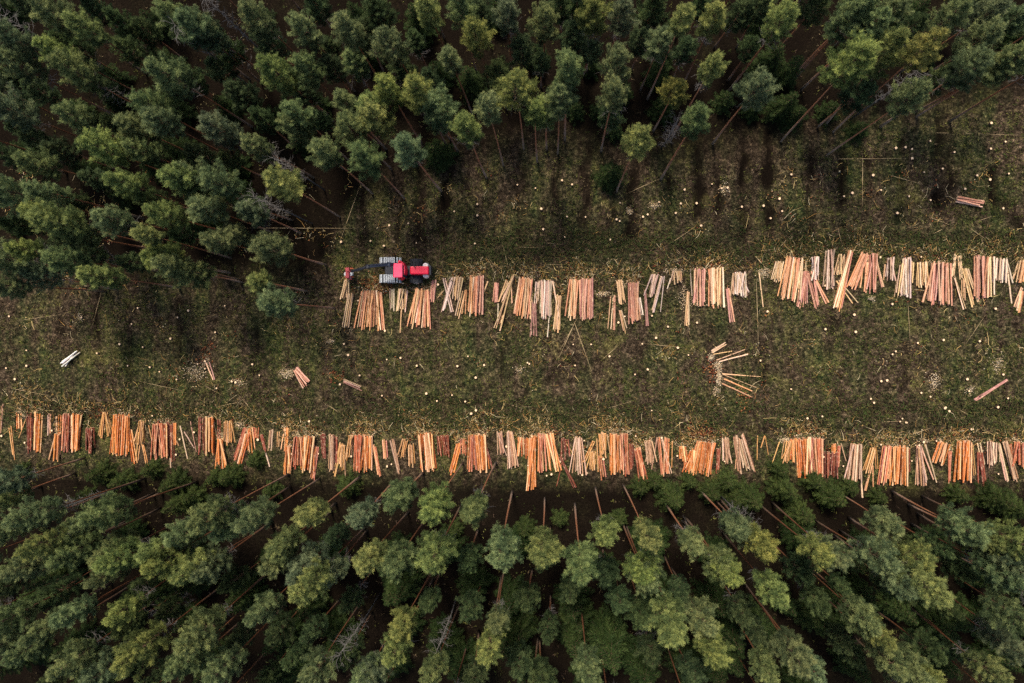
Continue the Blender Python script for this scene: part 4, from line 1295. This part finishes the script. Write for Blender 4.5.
# cab
cab = wbox('cab', NAVY, (393.6, 263.8), (403.6, 277), 1.4, 3.5, 3.5, .12, .92)
wbox('roof', PINK, (393.4, 263.4), (402.4, 277.4), 3.48, 3.68, 3.6, .08, None, cab)
A, B = hp(393.6, 263.8, 3.5), hp(403.6, 277, 3.5)
wz0, wz1 = 2.0, 3.3
for nm, box in (('front_window', (A.x - .03, A.x + .2, B.y + .22, A.y - .22)), ('side_window', (A.x + .22, B.x - .22, A.y - .15, A.y + .03)), ('side_window', (A.x + .22, B.x - .22, B.y - .03, B.y + .15))):
    bm = bmesh.new()
    bbox(bm, *box, wz0, wz1, .03)
    done(bm, nm, [GLASS], cab)
# curved red guard behind the cab
ctr = hp(398.2, 270.3, 2.6)
bm = bmesh.new()
nseg = 14
for k in range(nseg):
    t = -1.35 + 2.7 * (k + .5) / nseg
    R0 = .98
    m = Matrix.Translation((ctr.x + .05 + math.cos(t) * R0 * .72, ctr.y + math.sin(t) * R0, 2.45)) @ Matrix.Rotation(math.atan2(math.sin(t) / 1, math.cos(t)), 4, 'Z')
    bmesh.ops.create_cube(bm, size=1, matrix=m @ Matrix.Diagonal((.30, .24, 1.5, 1)))
done(bm, 'crane_turret_guard', [RED])
# crane: base post, two booms, hoses
p0 = hp(401.5, 264.0, 2.2)
p1 = hp(389, 264.6, 4.1)
p2 = hp(368, 266.6, 4.9)
p3 = hp(351.5, 271.5, 3.3)
bm = bmesh.new()
bcyl(bm, (p0.x, p0.y, 1.2), p0, .3)
bcyl(bm, p0, p1, .22, .19, 8)
bcyl(bm, p1, p2, .19, .17, 8)
bcyl(bm, p1 + Vector((0, -.25, 0)), p1 + Vector((0, .25, 0)), .24)
bm2 = done(bm, 'main_boom', [NAVY])
bm = bmesh.new()
bcyl(bm, p2 + Vector((0, -.22, 0)), p2 + Vector((0, .22, 0)), .22)
bcyl(bm, p2, p3, .17, .13, 8)
bcyl(bm, p2 + Vector((-.3, -.18, .18)), p2.lerp(p3, .62) + Vector((0, -.2, .12)), .06)
st = done(bm, 'stick_boom', [BLACK])
bm = bmesh.new()
for dy in (-.16, .16):
    for k in range(8):
        q0 = p1.lerp(p2, k / 8) + Vector((0, dy, .3 + .14 * math.sin(math.pi * k / 8)))
        q1 = p1.lerp(p2, (k + 1) / 8) + Vector((0, dy, .3 + .14 * math.sin(math.pi * (k + 1) / 8)))
        bcyl(bm, q0, q1, .035, None, 6)
done(bm, 'hydraulic_hoses'.rstrip('s'), [RUBBER], bm2)
# felling head hanging from the stick
hd = hp(348, 273, 1.6)
bm = bmesh.new()
bcyl(bm, p3, (hd.x + .15, hd.y + .1, 2.3), .09)
bbox(bm, hd.x - .22, hd.x + .22, hd.y - .62, hd.y + .62, 1.15, 1.9, .07, None, 0)
bbox(bm, hd.x + .12, hd.x + .42, hd.y - .75, hd.y - .35, 1.0, 1.7, .05, None, 1)
head = done(bm, 'felling_head', [m_simple('worn_red_steel', (.30, .03, .045), (.50, .12, .12), 9, .6), NAVY])
for dy in (.55, .1, -.45):
    bm = bmesh.new()
    for sg in (-1, 1):
        pts = [(hd.x + sg * .2, hd.y + dy, 1.5), (hd.x + sg * .46, hd.y + dy, 1.2), (hd.x + sg * .34, hd.y + dy, .85)]
        bcyl(bm, pts[0], pts[1], .08, .07, 8)
        bcyl(bm, pts[1], pts[2], .07, .03, 8)
    done(bm, 'grab_arm', [CREAM if dy == .1 else m_simple('orange_red_steel', (.55, .12, .05), (.65, .2, .1), 9, .6)], head)
for sg in (-1, 1):
    bm = bmesh.new()
    bcyl(bm, (hd.x + sg * .3, hd.y - .12, 1.1), (hd.x + sg * .3, hd.y - .12, 1.55), .2, None, 14)
    done(bm, 'feed_roller', [STEEL], head)

#END_LOGS
print('objects', len(C.objects), 'dup labels', {k: v for k, v in SEEN.items() if v > 1})
